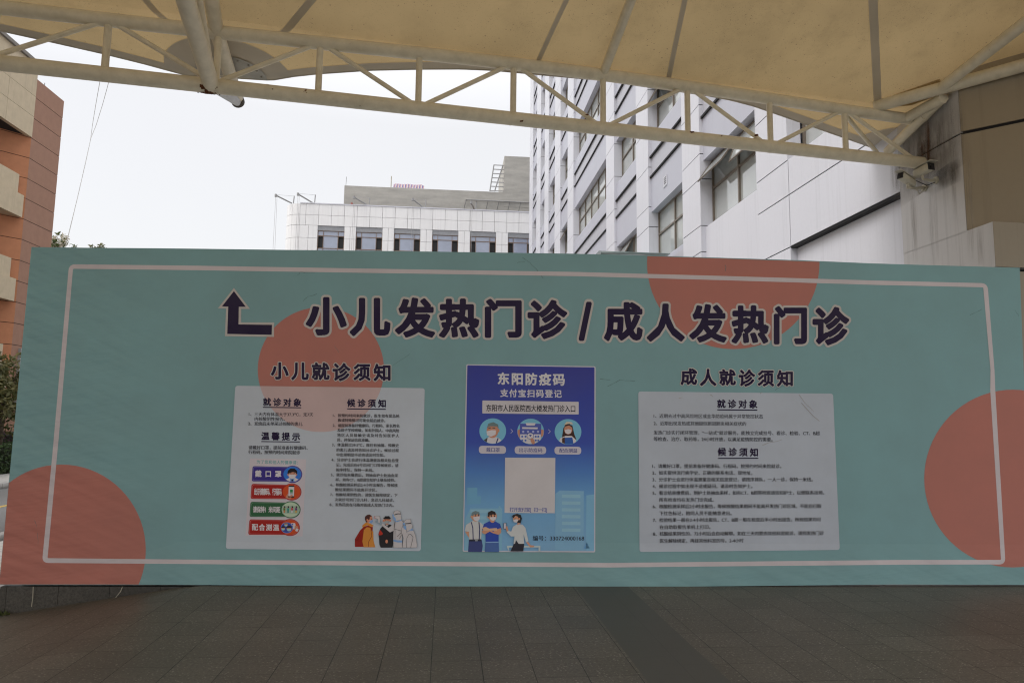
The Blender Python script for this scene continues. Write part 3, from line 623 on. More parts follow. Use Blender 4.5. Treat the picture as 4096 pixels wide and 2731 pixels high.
def d2(a, x, y):
    cl(a, [(x-104,y-10),(x-78,y-20),(x-74,y+60),(x-104,y+40)], x, y, SKIN); cl(a, [(x+76,y-20),(x+104,y-10),(x+104,y+30),(x+78,y+50)], x, y, SKIN); cl(a, [(x-84,y-62),(x+84,y-60),(x+80,y+110),(x-86,y+110)], x, y, (64,74,140)); cl(a, [(x-82,y+22),(x+80,y+22),(x+80,y+110),(x-86,y+110)], x, y, WH)
    a.poly([(x-66,y-34),(x+56,y-32),(x+54,y-18),(x-66,y-20)], WH); a.rquad([(x-40,y-66),(x+40,y-66),(x+32,y-46),(x-32,y-46)], 6, WH)
    for dx in (-58,-20,20,58): a.ell(x+dx, y+2, 9, 9, (140,145,180), n=12)
    for dx in (-66,-40,40,60):
        for dy in (40,70): a.ell(x+dx, y+dy, 8, 8, (70,90,150), n=12)
    a.ell(x-2, y+36, 28, 26, (50,60,120)); a.ell(x-2, y+36, 25, 23, WH); a.poly([(x-14,y+26),(x+10,y+26),(x-2,y+42)], (50,60,120)); a.ell(x+16, y+76, 14, 26, SKIN, rot=-25)
def d3(a, x, y):
    a.poly([(x-48,y+50),(x-36,y-30),(x-5,y-62),(x+34,y-50),(x+50,y+20),(x+66,y+60),(x-20,y+60)], (52,34,32)); cl(a, [(x-80,y+100),(x-60,y+50),(x-20,y+32),(x+30,y+32),(x+60,y+60),(x+70,y+100)], x, y, WH); cl(a, [(x-28,y+110),(x-26,y+46),(x+34,y+44),(x+46,y+110)], x, y, (42,76,140)); a.poly([(x-46,y+50),(x-26,y+42),(x-24,y+92),(x-46,y+86)], (62,40,30))
    a.ell(x+2, y-18, 32, 38, SKIN); a.poly([(x-32,y-30),(x-22,y-58),(x+14,y-62),(x+34,y-32),(x+10,y-50),(x-18,y-44)], (52,34,32)); a.poly([(x-32,y-52),(x-12,y-78),(x+28,y-76),(x+40,y-58),(x+4,y-64)], (172,160,140)); a.poly([(x-26,y-14),(x+2,y-22),(x+28,y-16),(x+22,y+10),(x+2,y+18),(x-20,y+10)], WH)
disc(296, 575, d1); disc(593, 578, d2); disc(886, 581, d3)
for x, y in ((445,576),(740,578)): a = Art(zP, .009); a.line([(x-8,y-16),(x+8,y),(x-8,y+16)], 3.5, (165,165,175)); a.build('step_arrow', poster)
for q, s, x0, x1 in (([(187,690),(400,692),(400,753),(187,751)],'戴口罩',245,350), ([(468,693),(715,695),(715,756),(468,754)],'出示防疫码',503,684), ([(780,696),(990,698),(990,759),(780,757)],'配合测温',818,958)):
    a = Art(zP, .009); a.rquad(q, 29, (162,158,166)); text(a, s, x0, x1, (q[0][1]+q[3][1])/2, (q[1][1]+q[2][1])/2, 37, (60,64,118)); a.build('caption', poster)
a = Art(zP, .0105); a.poly([(393,783),(787,785),(783,1218),(388,1216)], (166,162,164)); btext(a, '打开支付宝[扫一扫]', 427, 748, 1189, 1191, 36, (58,66,130), .012, 44); a.build('code_plate', poster)
a = Art(zP, .0105); text(a, '编号：330724000168', 610, 1012, 1414, 1414, 44, (34,38,50)); a.build('number_text', poster)
zq = (1840, 2020, .2381)
a = Art(zq, .0115); FACE = (168,122,98)
a.poly([(135,780),(150,580),(365,580),(382,680),(368,782)], (48,56,100)); a.poly([(80,430),(100,330),(185,275),(230,250),(320,270),(400,340),(370,400),(350,590),(155,590),(150,445)], (164,164,164)); a.poly([(85,440),(150,440),(155,550),(120,500)], FACE); a.line([(190,280),(215,380),(222,590)], 17, (46,50,86)); a.line([(318,280),(330,400),(322,590)], 17, (46,50,86)); a.poly([(155,572),(356,568),(356,600),(156,604)], (38,40,50)); a.poly([(252,574),(298,573),(298,600),(252,601)], (120,124,130))
a.ell(262, 185, 72, 84, FACE); a.ell(200, 192, 22, 26, FACE); a.poly([(190,170),(200,120),(260,92),(325,115),(330,160),(300,140),(240,150),(215,180)], (92,108,112)); a.line([(246,156),(280,150)], 13, (70,84,88)); a.line([(296,152),(324,156)], 13, (70,84,88)); a.ell(260, 174, 9, 10, (30,24,24)); a.ell(310, 172, 9, 10, (30,24,24)); a.poly([(222,196),(330,182),(334,228),(300,262),(250,256),(226,230)], WH)
a.poly([(415,780),(428,610),(650,610),(655,782)], (60,84,132)); a.poly([(370,400),(405,310),(490,268),(590,268),(670,310),(700,400),(650,420),(648,612),(430,616),(428,480)], (42,62,138)); a.poly([(430,612),(648,608),(648,624),(430,628)], (110,140,170)); a.poly([(368,430),(440,385),(560,440),(620,400),(690,380),(690,460),(650,495),(560,470),(500,440),(420,485),(380,470)], FACE); a.poly([(368,380),(430,360),(490,390),(620,380),(625,430),(500,420),(400,430)], (186,142,118))
a.ell(545, 250, 40, 42, FACE); a.ell(545, 180, 72, 80, FACE); a.ell(478, 192, 18, 24, FACE); a.poly([(468,190),(470,120),(530,88),(590,108),(606,160),(570,150),(500,160),(492,200)], (38,36,38)); a.line([(510,166),(540,160)], 14, (40,30,28)); a.line([(566,158),(592,158)], 14, (40,30,28)); a.ell(526, 184, 10, 11, (30,24,24)); a.ell(580, 182, 10, 11, (30,24,24)); a.poly([(498,200),(606,192),(604,234),(560,258),(516,246)], WH)
a.poly([(790,678),(1350,678),(1350,768),(1320,768),(1320,708),(820,708),(820,768),(790,710)], (150,162,164)); a.poly([(848,770),(905,645),(930,600),(1000,600),(1080,645),(1062,770),(1020,772)], (38,38,46)); a.poly([(900,645),(915,520),(860,525),(785,450),(810,425),(860,440),(890,360),(950,320),(1050,320),(1100,380),(1150,600),(1110,622),(1065,480),(1080,645),(985,645),(940,580),(925,645)], (164,166,166)); a.poly([(1110,620),(1150,616),(1185,670),(1250,675),(1240,700),(1180,705)], FACE); a.poly([(770,370),(790,340),(815,425),(785,442)], FACE); a.poly([(735,290),(778,292),(772,404),(730,400)], (36,36,40)); a.poly([(740,298),(772,300),(767,398),(735,394)], (166,160,170))
a.poly([(960,330),(975,250),(1010,280),(1020,310),(960,330)], FACE); a.ell(950, 215, 62, 72, FACE); a.poly([(875,190),(890,160),(960,140),(1020,160),(1040,220),(1020,300),(960,292),(985,230),(975,190),(930,175),(900,215)], (34,36,40)); a.ell(996, 228, 12, 18, FACE); a.poly([(890,250),(930,232),(985,240),(950,290),(905,280)], WH); a.ell(925, 226, 8, 8, (30,24,24))
a.build('illustration', poster)
# scuffs and streaks of dirt on the print
a = Art(base=.0028); SCF = (74,94,92)
def scuff(pts, w=2.0, c=SCF):
    q = [pts[0]]
    for p0, p1 in zip(pts[:-1], pts[1:]):
        for t in (.35, .7, 1): q.append((p0[0]+(p1[0]-p0[0])*t+random.uniform(-3, 3), p0[1]+(p1[1]-p0[1])*t+random.uniform(-3, 3)))
    for i in range(len(q)-1): a.line([q[i], q[i+1]], w*random.uniform(.4, 1), c); a.k = 0
for p in ([(1213,1205),(1232,1187),(1270,1178)], [(1338,1383),(1352,1410)], [(1573,1460),(1640,1415)], [(2430,1545),(2480,1520),(2540,1522)], [(2400,1515),(2440,1518)], [(3880,1260),(3925,1237)], [(4060,1240),(4075,1265)], [(2090,1030),(2130,1062),(2170,1110)], [(2068,1052),(2100,1046)], [(3100,1560),(3145,1530)], [(138,2080),(148,2110)], [(150,2130),(155,2175)], [(1190,1100),(1205,1088),(1260,1095)], [(2900,1060),(2905,1085)]): scuff(p)
a.base = .0078
for p in ([(3196,1578),(3230,1620),(3255,1645)], [(3205,1610),(3275,1684)], [(3040,1575),(3052,1569)], [(2715,1592),(2728,1588)], [(2840,1578),(2852,1585)], [(3050,1780),(3130,1755)]): scuff(p, 2.0, (122,118,116))
a.build('scuff_marks', hroot)

# ------------------------------------------------------------------ granite plinth under the hoarding's left end
mb = MB()
def PF(u, v, z): return BX*u + NB*(CB+v) + ZV*z
for x0, x1 in ((-4.50,-4.02),(-4.016,-3.54),(-3.536,-3.06),(-3.056,-2.58)): mb.box(PF, x0, x1, .03, .40, -.42, -.012)
# its leaning, chipped end stone
mb.hexa([PF(-4.62,.03,-.42),PF(-4.504,.03,-.42),PF(-4.504,.4,-.42),PF(-4.62,.4,-.42),PF(-4.56,.03,-.012),PF(-4.504,.03,-.012),PF(-4.504,.4,-.012),PF(-4.56,.4,-.012)])
tag(mb.build('granite_plinth', GRAN), 'dark granite kerb wall under the left end of the teal hoarding', 'stone kerb')
for i, pts in enumerate(([(133,2345),(131,2390),(126,2425)], [(490,2345),(482,2365),(456,2396)])):
    mb = MB(); mb.tube([B(x, y, .006) + ZV*0 for x, y in pts], .004, 6)
    tag(mb.build('cable_tie', CREAMW), ['straight pale cable tie hanging against the granite kerb', 'curved pale cable tie hanging by the low end of the granite kerb'][i], 'cable tie')
mb = MB(); wp = B(35, 2462) + NB*.0
for k in range(26):
    ang = random.uniform(0, 6.28); p = np.array([-4.80+random.uniform(-.06, .05), 6.76+random.uniform(-.04, .05), -.285]); q = p + np.array([math.cos(ang)*.05, math.sin(ang)*.05, random.uniform(.03, .09)]); w = np.array([-math.sin(ang), math.cos(ang), 0])*.012
    mb.add([p, (p+q)/2+w, q, (p+q)/2-w], [(0, 1, 2, 3)])
tag(mb.build('weed', LEAF), 'small green weed at the corner of the granite kerb', 'weed')

# ------------------------------------------------------------------ canopy
croot = thing('tensile_canopy', TD*2 + TN*CT, math.atan2(TD[1], TD[0]), 'cream membrane canopy on a tubular steel truss overhead', 'canopy')
S = 1.7415
HB = EYE + 3.8; HT = EYE + 4.50
def TP(t, z, r=0.0): return TD*t + TN*(CT-r) + ZV*z
NODES = [-5.25, -4.07, -2.95, -1.775, -.624, .573, 1.779, 2.994, 4.207, 5.459, 6.664]
def topz(t): return HT + (-.07 + .11*math.exp(-((t-2.6)/4.2)**2))
mb = MB(); mb.tube([TP(t, topz(t)) for t in np.linspace(-8, 7.9, 30)], .079, 18); mb.build('top_chord', TUBE, croot)
mb = MB(); mb.tube([TP(-8, HB), TP(8.02, HB)], .086, 18)
for t in (-1.2, 1.75, 5.45, 6.3, 7.35): mb.tube([TP(t-.012, HB), TP(t+.012, HB)], .0885, 18)
mb.build('bottom_chord', TUBE, croot)
for t in NODES:
    mb = MB(); mb.tube([TP(t, HB+.03), TP(t, topz(t)-.03)], .040, 12); mb.build('vertical', TUBE, croot)
for i, t in enumerate(NODES):
    if i % 2 == 0: continue                               # feet at every second node; see below
for ta in (-5.25, -2.95, -.624, 1.779, 4.207, 6.664):
    for dr in (-1, 1):
        foot = ta + dr*(1.12 if ta < 6 else (1.10 if dr < 0 else 1.12)); foot = min(foot, 7.82)
        if ta == -5.25 and dr < 0: continue
        mb = MB(); mb.tube([TP(ta+dr*.10, topz(ta)-.05), TP(foot, HB+.06)], .029, 10); mb.build('diagonal', TUBE, croot)
# bracket at the left tip: two converging tubes, web, strut
U = TP(-1.80, topz(-1.8)); Lw = TP(-1.82, HB)
def vp(x, y): return on(x, y, TD, float(U @ TD))
tip = vp(545*S, 229*S); upi = vp(846, 0); loi = vp(742, 0); web = vp(795, 0)
def ext(a, b, k): return a + (b-a)*k
mb = MB(); mb.tube([ext(U, upi, 6.5), upi, U, tip], .083, 18); mb.build('bracket_tube', TUBE, croot)
mb = MB(); mb.tube([ext(Lw, loi, 2.2), loi, Lw], .092, 18); mb.build('bracket_tube', TUBE, croot)
mb = MB(); mb.tube([ext(Lw, web, 1.6), Lw + ZV*.12], .036, 12); mb.build('bracket_web', TUBE, croot)
mb = MB(); mb.tube([Lw, tip + TN*.03 - ZV*.02], .06, 14); mb.build('tip_strut', plain('tip_strut_paint', (.5, .5, .5), .5), croot)
mb = MB(); mb.tube([tip - TN*.05 - ZV*.005, tip + TN*.06 - ZV*.005], .089, 18); mb.build('end_cap', plain('soot', (.06, .05, .04), .8, .4), croot)
mb = MB()
for k in range(60):
    an = random.uniform(-1.2, 1.2); tt = -1.84 + random.gauss(0, .055); rr = .0885 + random.uniform(0, .004)
    p = TP(tt, HB - rr*math.cos(an)*.999, rr*math.sin(an)); u = TD*random.uniform(.012, .04); w = np.array([0, 0, 0]) + TN*(-random.uniform(.012, .03)) * math.cos(an) + ZV*.02*math.sin(an)
    if an < -.2 or random.random() < .5: mb.add([p-u-w, p+u-w*.4, p+u*.6+w, p-u*.8+w*.7], [(0, 1, 2, 3)])
for k in range(16):
    p = TP(-1.84+random.gauss(0, .05), HB-.086, random.uniform(-.02, .03)); u = TD*.008; mb.add([p-u, p+u, p+u*.3-ZV*random.uniform(.01, .03)], [(0, 1, 2)])
RUSTF = plain('flaking_rust', (.12, .04, .012), .9, .5, 30); mb.build('rust_patch', RUSTF, croot)
for cx_, cy_, w_ in ((2086,485,9),(2347,459,7),(2769,528,9),(2886,544,4),(3027,541,10),(1090,357,4),(1440,425,3)):
    mb = MB(); pts = [on(cx_+w_*math.cos(t)*random.uniform(.5, 1.3), cy_+w_*.55*math.sin(t)*random.uniform(.5, 1.2), TN, CT-.0905) for t in np.linspace(0, 6.28, 11)[:-1]]; mb.ngon(pts); mb.build('rust_spot', RUSTF, croot)
# sloping rafters
Ur = TP(2.994, topz(2.994)); rp = on(1450*S, 0, TD, float(Ur @ TD))
mb = MB(); mb.tube([Ur, ext(Ur, rp, 6.5)], .058, 14); mb.build('rafter', TUBE, croot)
# ring beam along the building, corner rafter and the wall tube
CH = np.array([math.sin(math.radians(-51.7)), math.cos(math.radians(-51.7)), 0]); CN = np.array([CH[1], -CH[0], 0])
if CN[0] < 0: CN = -CN
CORN = BF(6.90, 8.315, 0); cch = float(CORN @ CN)
P0 = on(2008*S, 246*S, TN, CT); Q0 = on(4096, 262, CN, cch - .10)
mb = MB(); mb.tube([P0, ext(P0, Q0, 2.2)], .086, 18); mb.build('ring_beam', TUBE, croot)
nodeR = ext(P0, Q0, .47); 
mb = MB(); c2 = on(4096, 95, ZV, nodeR[2]-EYE+.16); mb.tube([nodeR, ext(nodeR, c2, 3.0)], .075, 16); mb.build('rafter', TUBE, croot)
wa, wb = on(3775, 388, NV, 6.80), on(3545, 612, NV, 6.78)
mb = MB(); mb.tube([wa, ext(wa, wb, .97)], .072, 16); mb.tube([ext(wa, wb, .30), ext(wa, wb, .34)], .08, 16); mb.build('wall_tube', TUBE, croot)
mb = MB(); mb.tube([TP(6.72, topz(6.6)-.05, -.05), wb - ZV*.12 + np.array([-.05, 0, 0])], .030, 10); mb.build('diagonal', TUBE, croot)
mb = MB(); mb.tube([TP(7.7, topz(7.7), -.0), nodeR*.25 + wa*.75 - ZV*.05], .075, 16); mb.build('wall_tube', TUBE, croot)
# membrane surface
TZ = HT + .13; KO = -.10
edge_px = [(-90,52),(0,69),(118,95),(233,121),(330,145),(425,171),(623,183),(676,174),(733,168),(850,160),(960,157.5),(1060,157),(1130,160),(1380,183),(1623,218),(1680,229),(1730,242),(1837,279),(1910,305),(1990,333),(2023,346)]
no = TN*KO*-1 + ZV; no = -TN*KO + ZV                     # slab through the top chord line: z = TZ + KO*out
cs = TZ - EYE + KO*(-CT)                                 # plane: z' - KO*(p.TN) = TZ-EYE-KO*CT
nsl = ZV - TN*KO; csl = (TZ - EYE) - KO*CT
ept, epr = [], []
for x, y in edge_px:
    p = on(x*S, y*S, nsl, csl); ept.append(float(p @ TD)); epr.append(float(p @ TN) - CT)
order = np.argsort(ept); ept = np.array(ept)[order]; epr = np.array(epr)[order]
def redge(t):
    if t < ept[0]: return float(np.interp(ept[0] + abs(t-ept[0])*.8, ept, epr)) if t > -9 else epr[0]
    return float(np.interp(t, ept, epr))
ring_d = Q0 - P0; 
def tmax(r):                                             # right limit of the roof at inward distance r
    if r <= 0: return 99
    p0 = (float(P0 @ TD), CT-float(P0 @ TN)); q0 = (float(Q0 @ TD), CT-float(Q0 @ TN))
    return p0[0] + (q0[0]-p0[0])*(r-p0[1])/(q0[1]-p0[1]) + .42
def memz(t, r):                                          # r > 0 towards the viewer
    if r <= 0: return TZ + KO*(-r)
    h1 = TZ + .40*r - .0285*r*r - .035*min(1, r/3)*max(0, -4.5-t)**2
    dr = max(0.0, (tmax(r)-t))*.86; h2 = TZ + .06 + .62*dr
    k = .35; hh = max(k-abs(h1-h2), 0)/k
    return min(h1, h2) - hh*hh*k*.25
NT, NR = 150, 46; grid = {}
mb = MB(); tl = np.linspace(-12, 8.6, NT)
# outward part
for i, t in enumerate(tl):
    re_ = redge(t)
    for j in range(9):
        o = re_*(1-j/8); mb.v.append(tuple(TD*t + TN*(CT+o) + ZV*(TZ + KO*o)))
for i in range(NT-1):
    if tl[i+1] > ept[-1]+.12: break
    for j in range(8): a_ = i*9+j; mb.f.append((a_, a_+9, a_+10, a_+1)); mb.m.append(0); mb.sm.append(True)
# inward part
rl = np.concatenate([np.linspace(0, 3, 24), np.linspace(3.3, 10.5, 24)])
b0 = len(mb.v); frac = np.linspace(0, 1, NT)
for r in rl:
    te = min(tmax(max(r, .001)), 11) if r > 0 else tmax(.001)
    for fr_ in frac: t = -12 + (te+12)*fr_; mb.v.append(tuple(TD*t + TN*(CT-r) + ZV*memz(t, r)))
for j in range(len(rl)-1):
    for i in range(NT-1): a_ = b0+j*NT+i; mb.f.append((a_, a_+1, a_+NT+1, a_+NT)); mb.m.append(0); mb.sm.append(True)
# triangle between truss end and ring beam
mb.add([TP(float(P0 @ TD)-.05, TZ), TP(8.1, TZ), wa + ZV*.16, P0 + (Q0-P0)*.47 + ZV*.14], [(0, 1, 2, 3)])
mb.build('membrane', MEMB, croot)
def surf(t, r, dz=-.012): return TD*t + TN*(CT-r) + ZV*((memz(t, r) if r > 0 else TZ + KO*(-r)) + dz)
def hit(x, y):                                           # where the sight line of a photo pixel meets the roof
    d = ray(x, y); k0, k1 = 4.0, 30.0
    f = lambda k: (EYE + d[2]*k) - memz(float((d*k) @ TD), CT-float((d*k) @ TN))
    for _ in range(60):
        km = (k0+k1)/2
        if f(km) > 0: k1 = km
        else: k0 = km
    p = d*k0; return float(p @ TD), CT-float(p @ TN)
def seam(p0, p1, wd, name='seam_strip', out=0.0, ext_=2.2):
    (ta, ra), (tb, rb) = hit(*p0), hit(*p1); mb = MB(); n = 26; d = np.array([tb-ta, rb-ra]); d /= np.linalg.norm(d); nx = np.array([-d[1], d[0]])*wd/2; vs = []
    L = math.hypot(tb-ta, rb-ra)
    for k in range(n+1):
        s_ = -.06-out + (L*ext_+.06+out)*k/n; c = np.array([ta, ra]) + d*s_
        for sg in (-1, 1): q = c + nx*sg; vs.append(surf(q[0], q[1], -.008))
    mb.add(vs, [(2*k, 2*k+2, 2*k+3, 2*k+1) for k in range(n)], 0, True); mb.build(name, SEAM, croot)
seam((660*S,66*S), (715*S,0), .085, out=.35); seam((1240*S,131*S), (1301*S,0), .06); seam((1537*S,172*S), (1573*S,0), .065); seam((2016*S,232*S), (2005*S,0), .10, out=.0)
seam((372*S,38*S), (335*S,0), .075); seam((508*S,84*S), (497*S,0), .055)
# pale edge band, corner patches, tip plate
mb = MB(); vs = []; ts = np.linspace(-12, float(ept[-1])+.05, 220)
for t in ts:
    for o in (redge(t)+.012, redge(t)-.15): vs.append(TD*t + TN*(CT+o) + ZV*(TZ + KO*o - .007))
mb.add(vs, [(2*i, 2*i+2, 2*i+3, 2*i+1) for i in range(len(ts)-1)], 0, True)
mb.tube([TD*t + TN*(CT+redge(t)+.008) + ZV*(TZ + KO*redge(t) - .004) for t in ts], .012, 8); mb.build('edge_band', PATCH, croot)
def slab(t, o, dz): return TD*t + TN*(CT+o) + ZV*(TZ + KO*o + dz)
def patch(tc_, oc, rad, name, mat, dz, a0, a1):
    mb = MB(); pts = []
    for k in range(33):
        an = math.radians(a0+(a1-a0)*k/32); t, o = tc_+rad*math.cos(an), oc+rad*math.sin(an); o = min(o, redge(t)-.004)
        pts.append(slab(t, o, dz))
    pts.append(slab(tc_, min(oc, redge(tc_)), dz)); mb.ngon(pts); return mb
pl = on(530*S, 172*S, nsl, csl); tcn, ocn = float(pl @ TD), float(pl @ TN)-CT
patch(tcn, ocn, .80, 'corner_patch', PATCH, -.010, 180, 360).build('corner_patch', PATCH, croot)
mb = patch(tcn+.02, ocn, .45, 'tip_plate', STEEL, -.022, 180, 360)
for k in range(9):
    an = math.radians(190+20*k); p = slab(tcn+.02+.39*math.cos(an), min(ocn+.39*math.sin(an), redge(tcn)-.02), -.022); mb.tube([p, p-ZV*.02], .014, 8)
mb.build('tip_plate', plain('plate_paint', (.42, .40, .35), .5), croot)
pr = on(2023*S, 350*S, nsl, csl); patch(float(pr @ TD), float(pr @ TN)-CT, .85, 'corner_patch', PATCH, -.010, 180, 300).build('corner_patch', PATCH, croot)
# thin wires hanging from the truss
_wm = Mat('nylon_line'); WIRE = _wm.end(_wm.new('ShaderNodeMixShader', {0: .7, 1: _wm.new('ShaderNodeBsdfDiffuse', {'Color': (.8, .8, .8, 1)}).outputs[0], 2: _wm.new('ShaderNodeBsdfTranslucent', {'Color': (.9, .9, .9, 1)}).outputs[0]}))
def wire(pix, depth0, depth1, label):
    mb = MB(); n = len(pix); pts = []
    for i, (x, y) in enumerate(pix): t = i/(n-1); pts.append(on(x, y, np.array([0, 1.0, 0]), depth0+(depth1-depth0)*t))
    mb.tube(pts, .0026, 6); tag(mb.build('wire', WIRE), label, 'wire')
wire([(412,270),(399,330),(383,420),(370,500),(362,560),(342,650),(310,790),(262,985),(210,1180)], 7.36, 9.5, 'thin wire hanging from the lower truss tube, twisted with another lower down')
wire([(440,300),(432,340),(410,420),(385,500),(364,552),(345,640),(313,780),(258,1010),(205,1200)], 7.40, 9.52, 'thin wire leaning away from its twin just under the lower truss tube')

# ------------------------------------------------------------------ white panelled hospital tower (right)
CA = 6.90
broot = thing('hospital_tower', BF(CA, 8.3, 0), RZ, 'tall white and blue panelled hospital building with bronze windows on the right', 'building')
def A(off, s, h): return BF(CA+off, s, h+EYE)            # off: depth into the wall, h: above eye level
JO = [3.53, 4.62, 5.36, 6.70, 7.42] + [7.42+1.435*k for k in range(1, 23)]
HTOP = 40.0
def panels(mb, s0, s1, h0, h1, vj=(), off=0.0, th=.30, mi=0, joints=JO):
    hs = [h0] + [j for j in joints if h0+.05 < j < h1-.05] + [h1]; ss = [s0] + [v for v in vj if s0 < v < s1] + [s1]
    for a_, b_ in zip(hs[:-1], hs[1:]):
        for c_, d_ in zip(ss[:-1], ss[1:]):
            g0 = .012; mb.box(A, off, off+th, c_+(g0 if c_ != s0 else 0), d_-(g0 if d_ != s1 else 0), a_+(g0 if a_ != h0 else 0), b_-(g0 if b_ != h1 else 0), mi)
    mb.box(A, off+.02, off+th-.01, s0+.015, s1-.015, h0+.01, h1-.01, 1)
mb = MB(); mb.box(A, .50, 20, 9.0, 58.2, -EYE, HTOP); mb.build('core_wall', WHITE, broot)
mb = MB(); panels(mb, 9.60, 13.0, 3.55, 5.36, (12.98,)); panels(mb, 9.60, 13.0, 7.24, HTOP, (12.98,)); panels(mb, 9.60, 10.0, 5.362, 7.238); panels(mb, 13.0, 14.42, -EYE, HTOP, (), 0, .3); mb.build('wall_panels', [WHITE, DARK], broot)
mb = MB(); panels(mb, 8.32, 9.60, 2.56, HTOP, (), 0, .3, 0, [3.93]+[JO[i] for i in range(2, len(JO))]); mb.build('pier_panels', [STAINED, DARK], broot)
mb = MB(); mb.box(A, .14, .30, 9.605, 12.995, -EYE, 3.50); mb.build('recessed_panel', WHITE, broot)
mb = MB(); mb.box(A, .015, .45, 9.606, 12.994, 3.502, 3.548); mb.build('soffit', DARK, broot)
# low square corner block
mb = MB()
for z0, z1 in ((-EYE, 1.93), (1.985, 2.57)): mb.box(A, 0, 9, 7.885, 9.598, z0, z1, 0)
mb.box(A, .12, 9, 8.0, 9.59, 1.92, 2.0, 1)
for z0, z1 in ((-EYE, 1.93), (1.985, 2.57)): mb.box(A, .002, 9, 7.880, 7.884, z0, z1, 2)  # thin brown overlay puts the shade into the front face's colour
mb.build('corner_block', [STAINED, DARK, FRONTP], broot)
# splayed upper corner, the canopy's shade put into its panel colour
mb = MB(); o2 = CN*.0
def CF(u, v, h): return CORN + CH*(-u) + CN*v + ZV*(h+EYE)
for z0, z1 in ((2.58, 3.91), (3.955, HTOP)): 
    for u0, u1 in ((.003, 1.05), (1.06, 2.4), (2.41, 16.0)): mb.box(CF, u0, u1, .0, .25, z0, z1, 0)  # last run is lengthened out of view to block sky on the right
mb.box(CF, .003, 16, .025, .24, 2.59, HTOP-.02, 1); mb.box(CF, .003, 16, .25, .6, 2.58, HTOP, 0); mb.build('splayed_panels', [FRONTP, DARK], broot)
mb = MB(); mb.box(A, .9, 20, 8.75, 9.5, 2.6, HTOP); mb.build('core_wall', WHITE, broot)
def stain_shade_q(pts, mat, name='stain'):
    mb = MB(); mb.add([on(x, y, NV, CA-.004) for x, y in pts], [(0, 1, 2, 3)]); mb.build(name, mat, broot)
stain_shade_q([(3700,470),(3720,470),(3728,690),(3705,690)], RUSTRUN, 'rust_stain'); stain_shade_q([(3690,560),(3722,560),(3720,660),(3660,640)], RUSTRUN, 'rust_stain')
for x0, x1, y0, y1 in ((3715,3745,690,1060),(3800,3816,380,900),(3830,3846,350,640),(3862,3885,560,1050),(3640,3662,760,1050),(3905,3925,900,1060),(3560,3600,640,760)): stain_shade_q([(x0,y0),(x1,y0),(x1+12,y1),(x0+6,y1)], GRIME, 'grime_shade_patch')
stain_shade_q([(3730,700),(3840,620),(3850,720),(3735,780)], PIERSHADE, 'grime_shade_patch'); stain_shade_q([(3560,560),(3860,330),(3880,640),(3560,860)], PIERSHADE, 'grime_shade_patch')  # broad quads paint the canopy's shade onto the pier side
# pilasters
PIL = [(17.84,19.27),(22.70,24.22),(27.60,29.08),(37.05,38.95),(41.60,43.85),(46.70,48.75),(51.0,53.4),(55.9,58.25)]
for s0, s1 in PIL:
    mb = MB(); panels(mb, s0, s1, -EYE, HTOP, (), 0, .5); mb.build('pilaster', [WHITE, DARK], broot)
BAYS = [(14.42,17.84,2),(19.27,22.70,3),(24.22,27.60,3),(29.08,37.05,5),(38.95,41.60,7),(43.85,46.70,7),(48.75,51.0,7),(53.4,55.9,7)]
SILL0, HEAD0, FH = 5.32, 7.22, 4.62
def window(s0, s1, h0, h1, nm, opened=()):
    mb = MB(); fo = .34; w = .05
    for a_, b_, c_, d_ in ((s0, s0+w, h0, h1), (s1-w, s1, h0, h1), (s0+w, s1-w, h0, h0+w), (s0+w, s1-w, h1-w, h1)): mb.box(A, fo, fo+.1, a_, b_, c_, d_)
    for k in range(1, nm): c_ = s0+(s1-s0)*k/nm; mb.box(A, fo-.004, fo+.09, c_-.03, c_+.03, h0+w, h1-w)
    hm = h0+(h1-h0)*.58; 
    for k in range(nm): a_ = s0+(s1-s0)*k/nm; b_ = s0+(s1-s0)*(k+1)/nm; mb.box(A, fo+.004, fo+.085, a_+.03, b_-.03, hm-.03, hm+.03)
    f = mb.build('window', BRONZE, broot)
    m2 = MB(); m2.box(A, fo+.05, fo+.065, s0+w, s1-w, h0+w, h1-w); m2.build('pane', GLASS, f)
    for k, tilt in opened:                                # top-hung sash pushed outwards
        a_ = s0+(s1-s0)*k/nm+.04; b_ = s0+(s1-s0)*(k+1)/nm-.04; H = h1-w-hm-.03; ca, sa = math.cos(tilt), math.sin(tilt); m3 = MB()
        def SF(u, s_, v): return A(fo-.01 - v*sa + u*ca, s_, h1-w - v*ca - u*sa)
        for p, q_, r_, t_ in ((a_, a_+.05, 0, H), (b_-.05, b_, 0, H), (a_+.05, b_-.05, 0, .05), (a_+.05, b_-.05, H-.05, H)): m3.box(SF, -.02, .02, p, q_, r_, t_, 0)
        m3.box(SF, -.006, .006, a_+.05, b_-.05, .05, H-.05, 1); m3.build('open_sash', [BRONZE, GLASS], f)
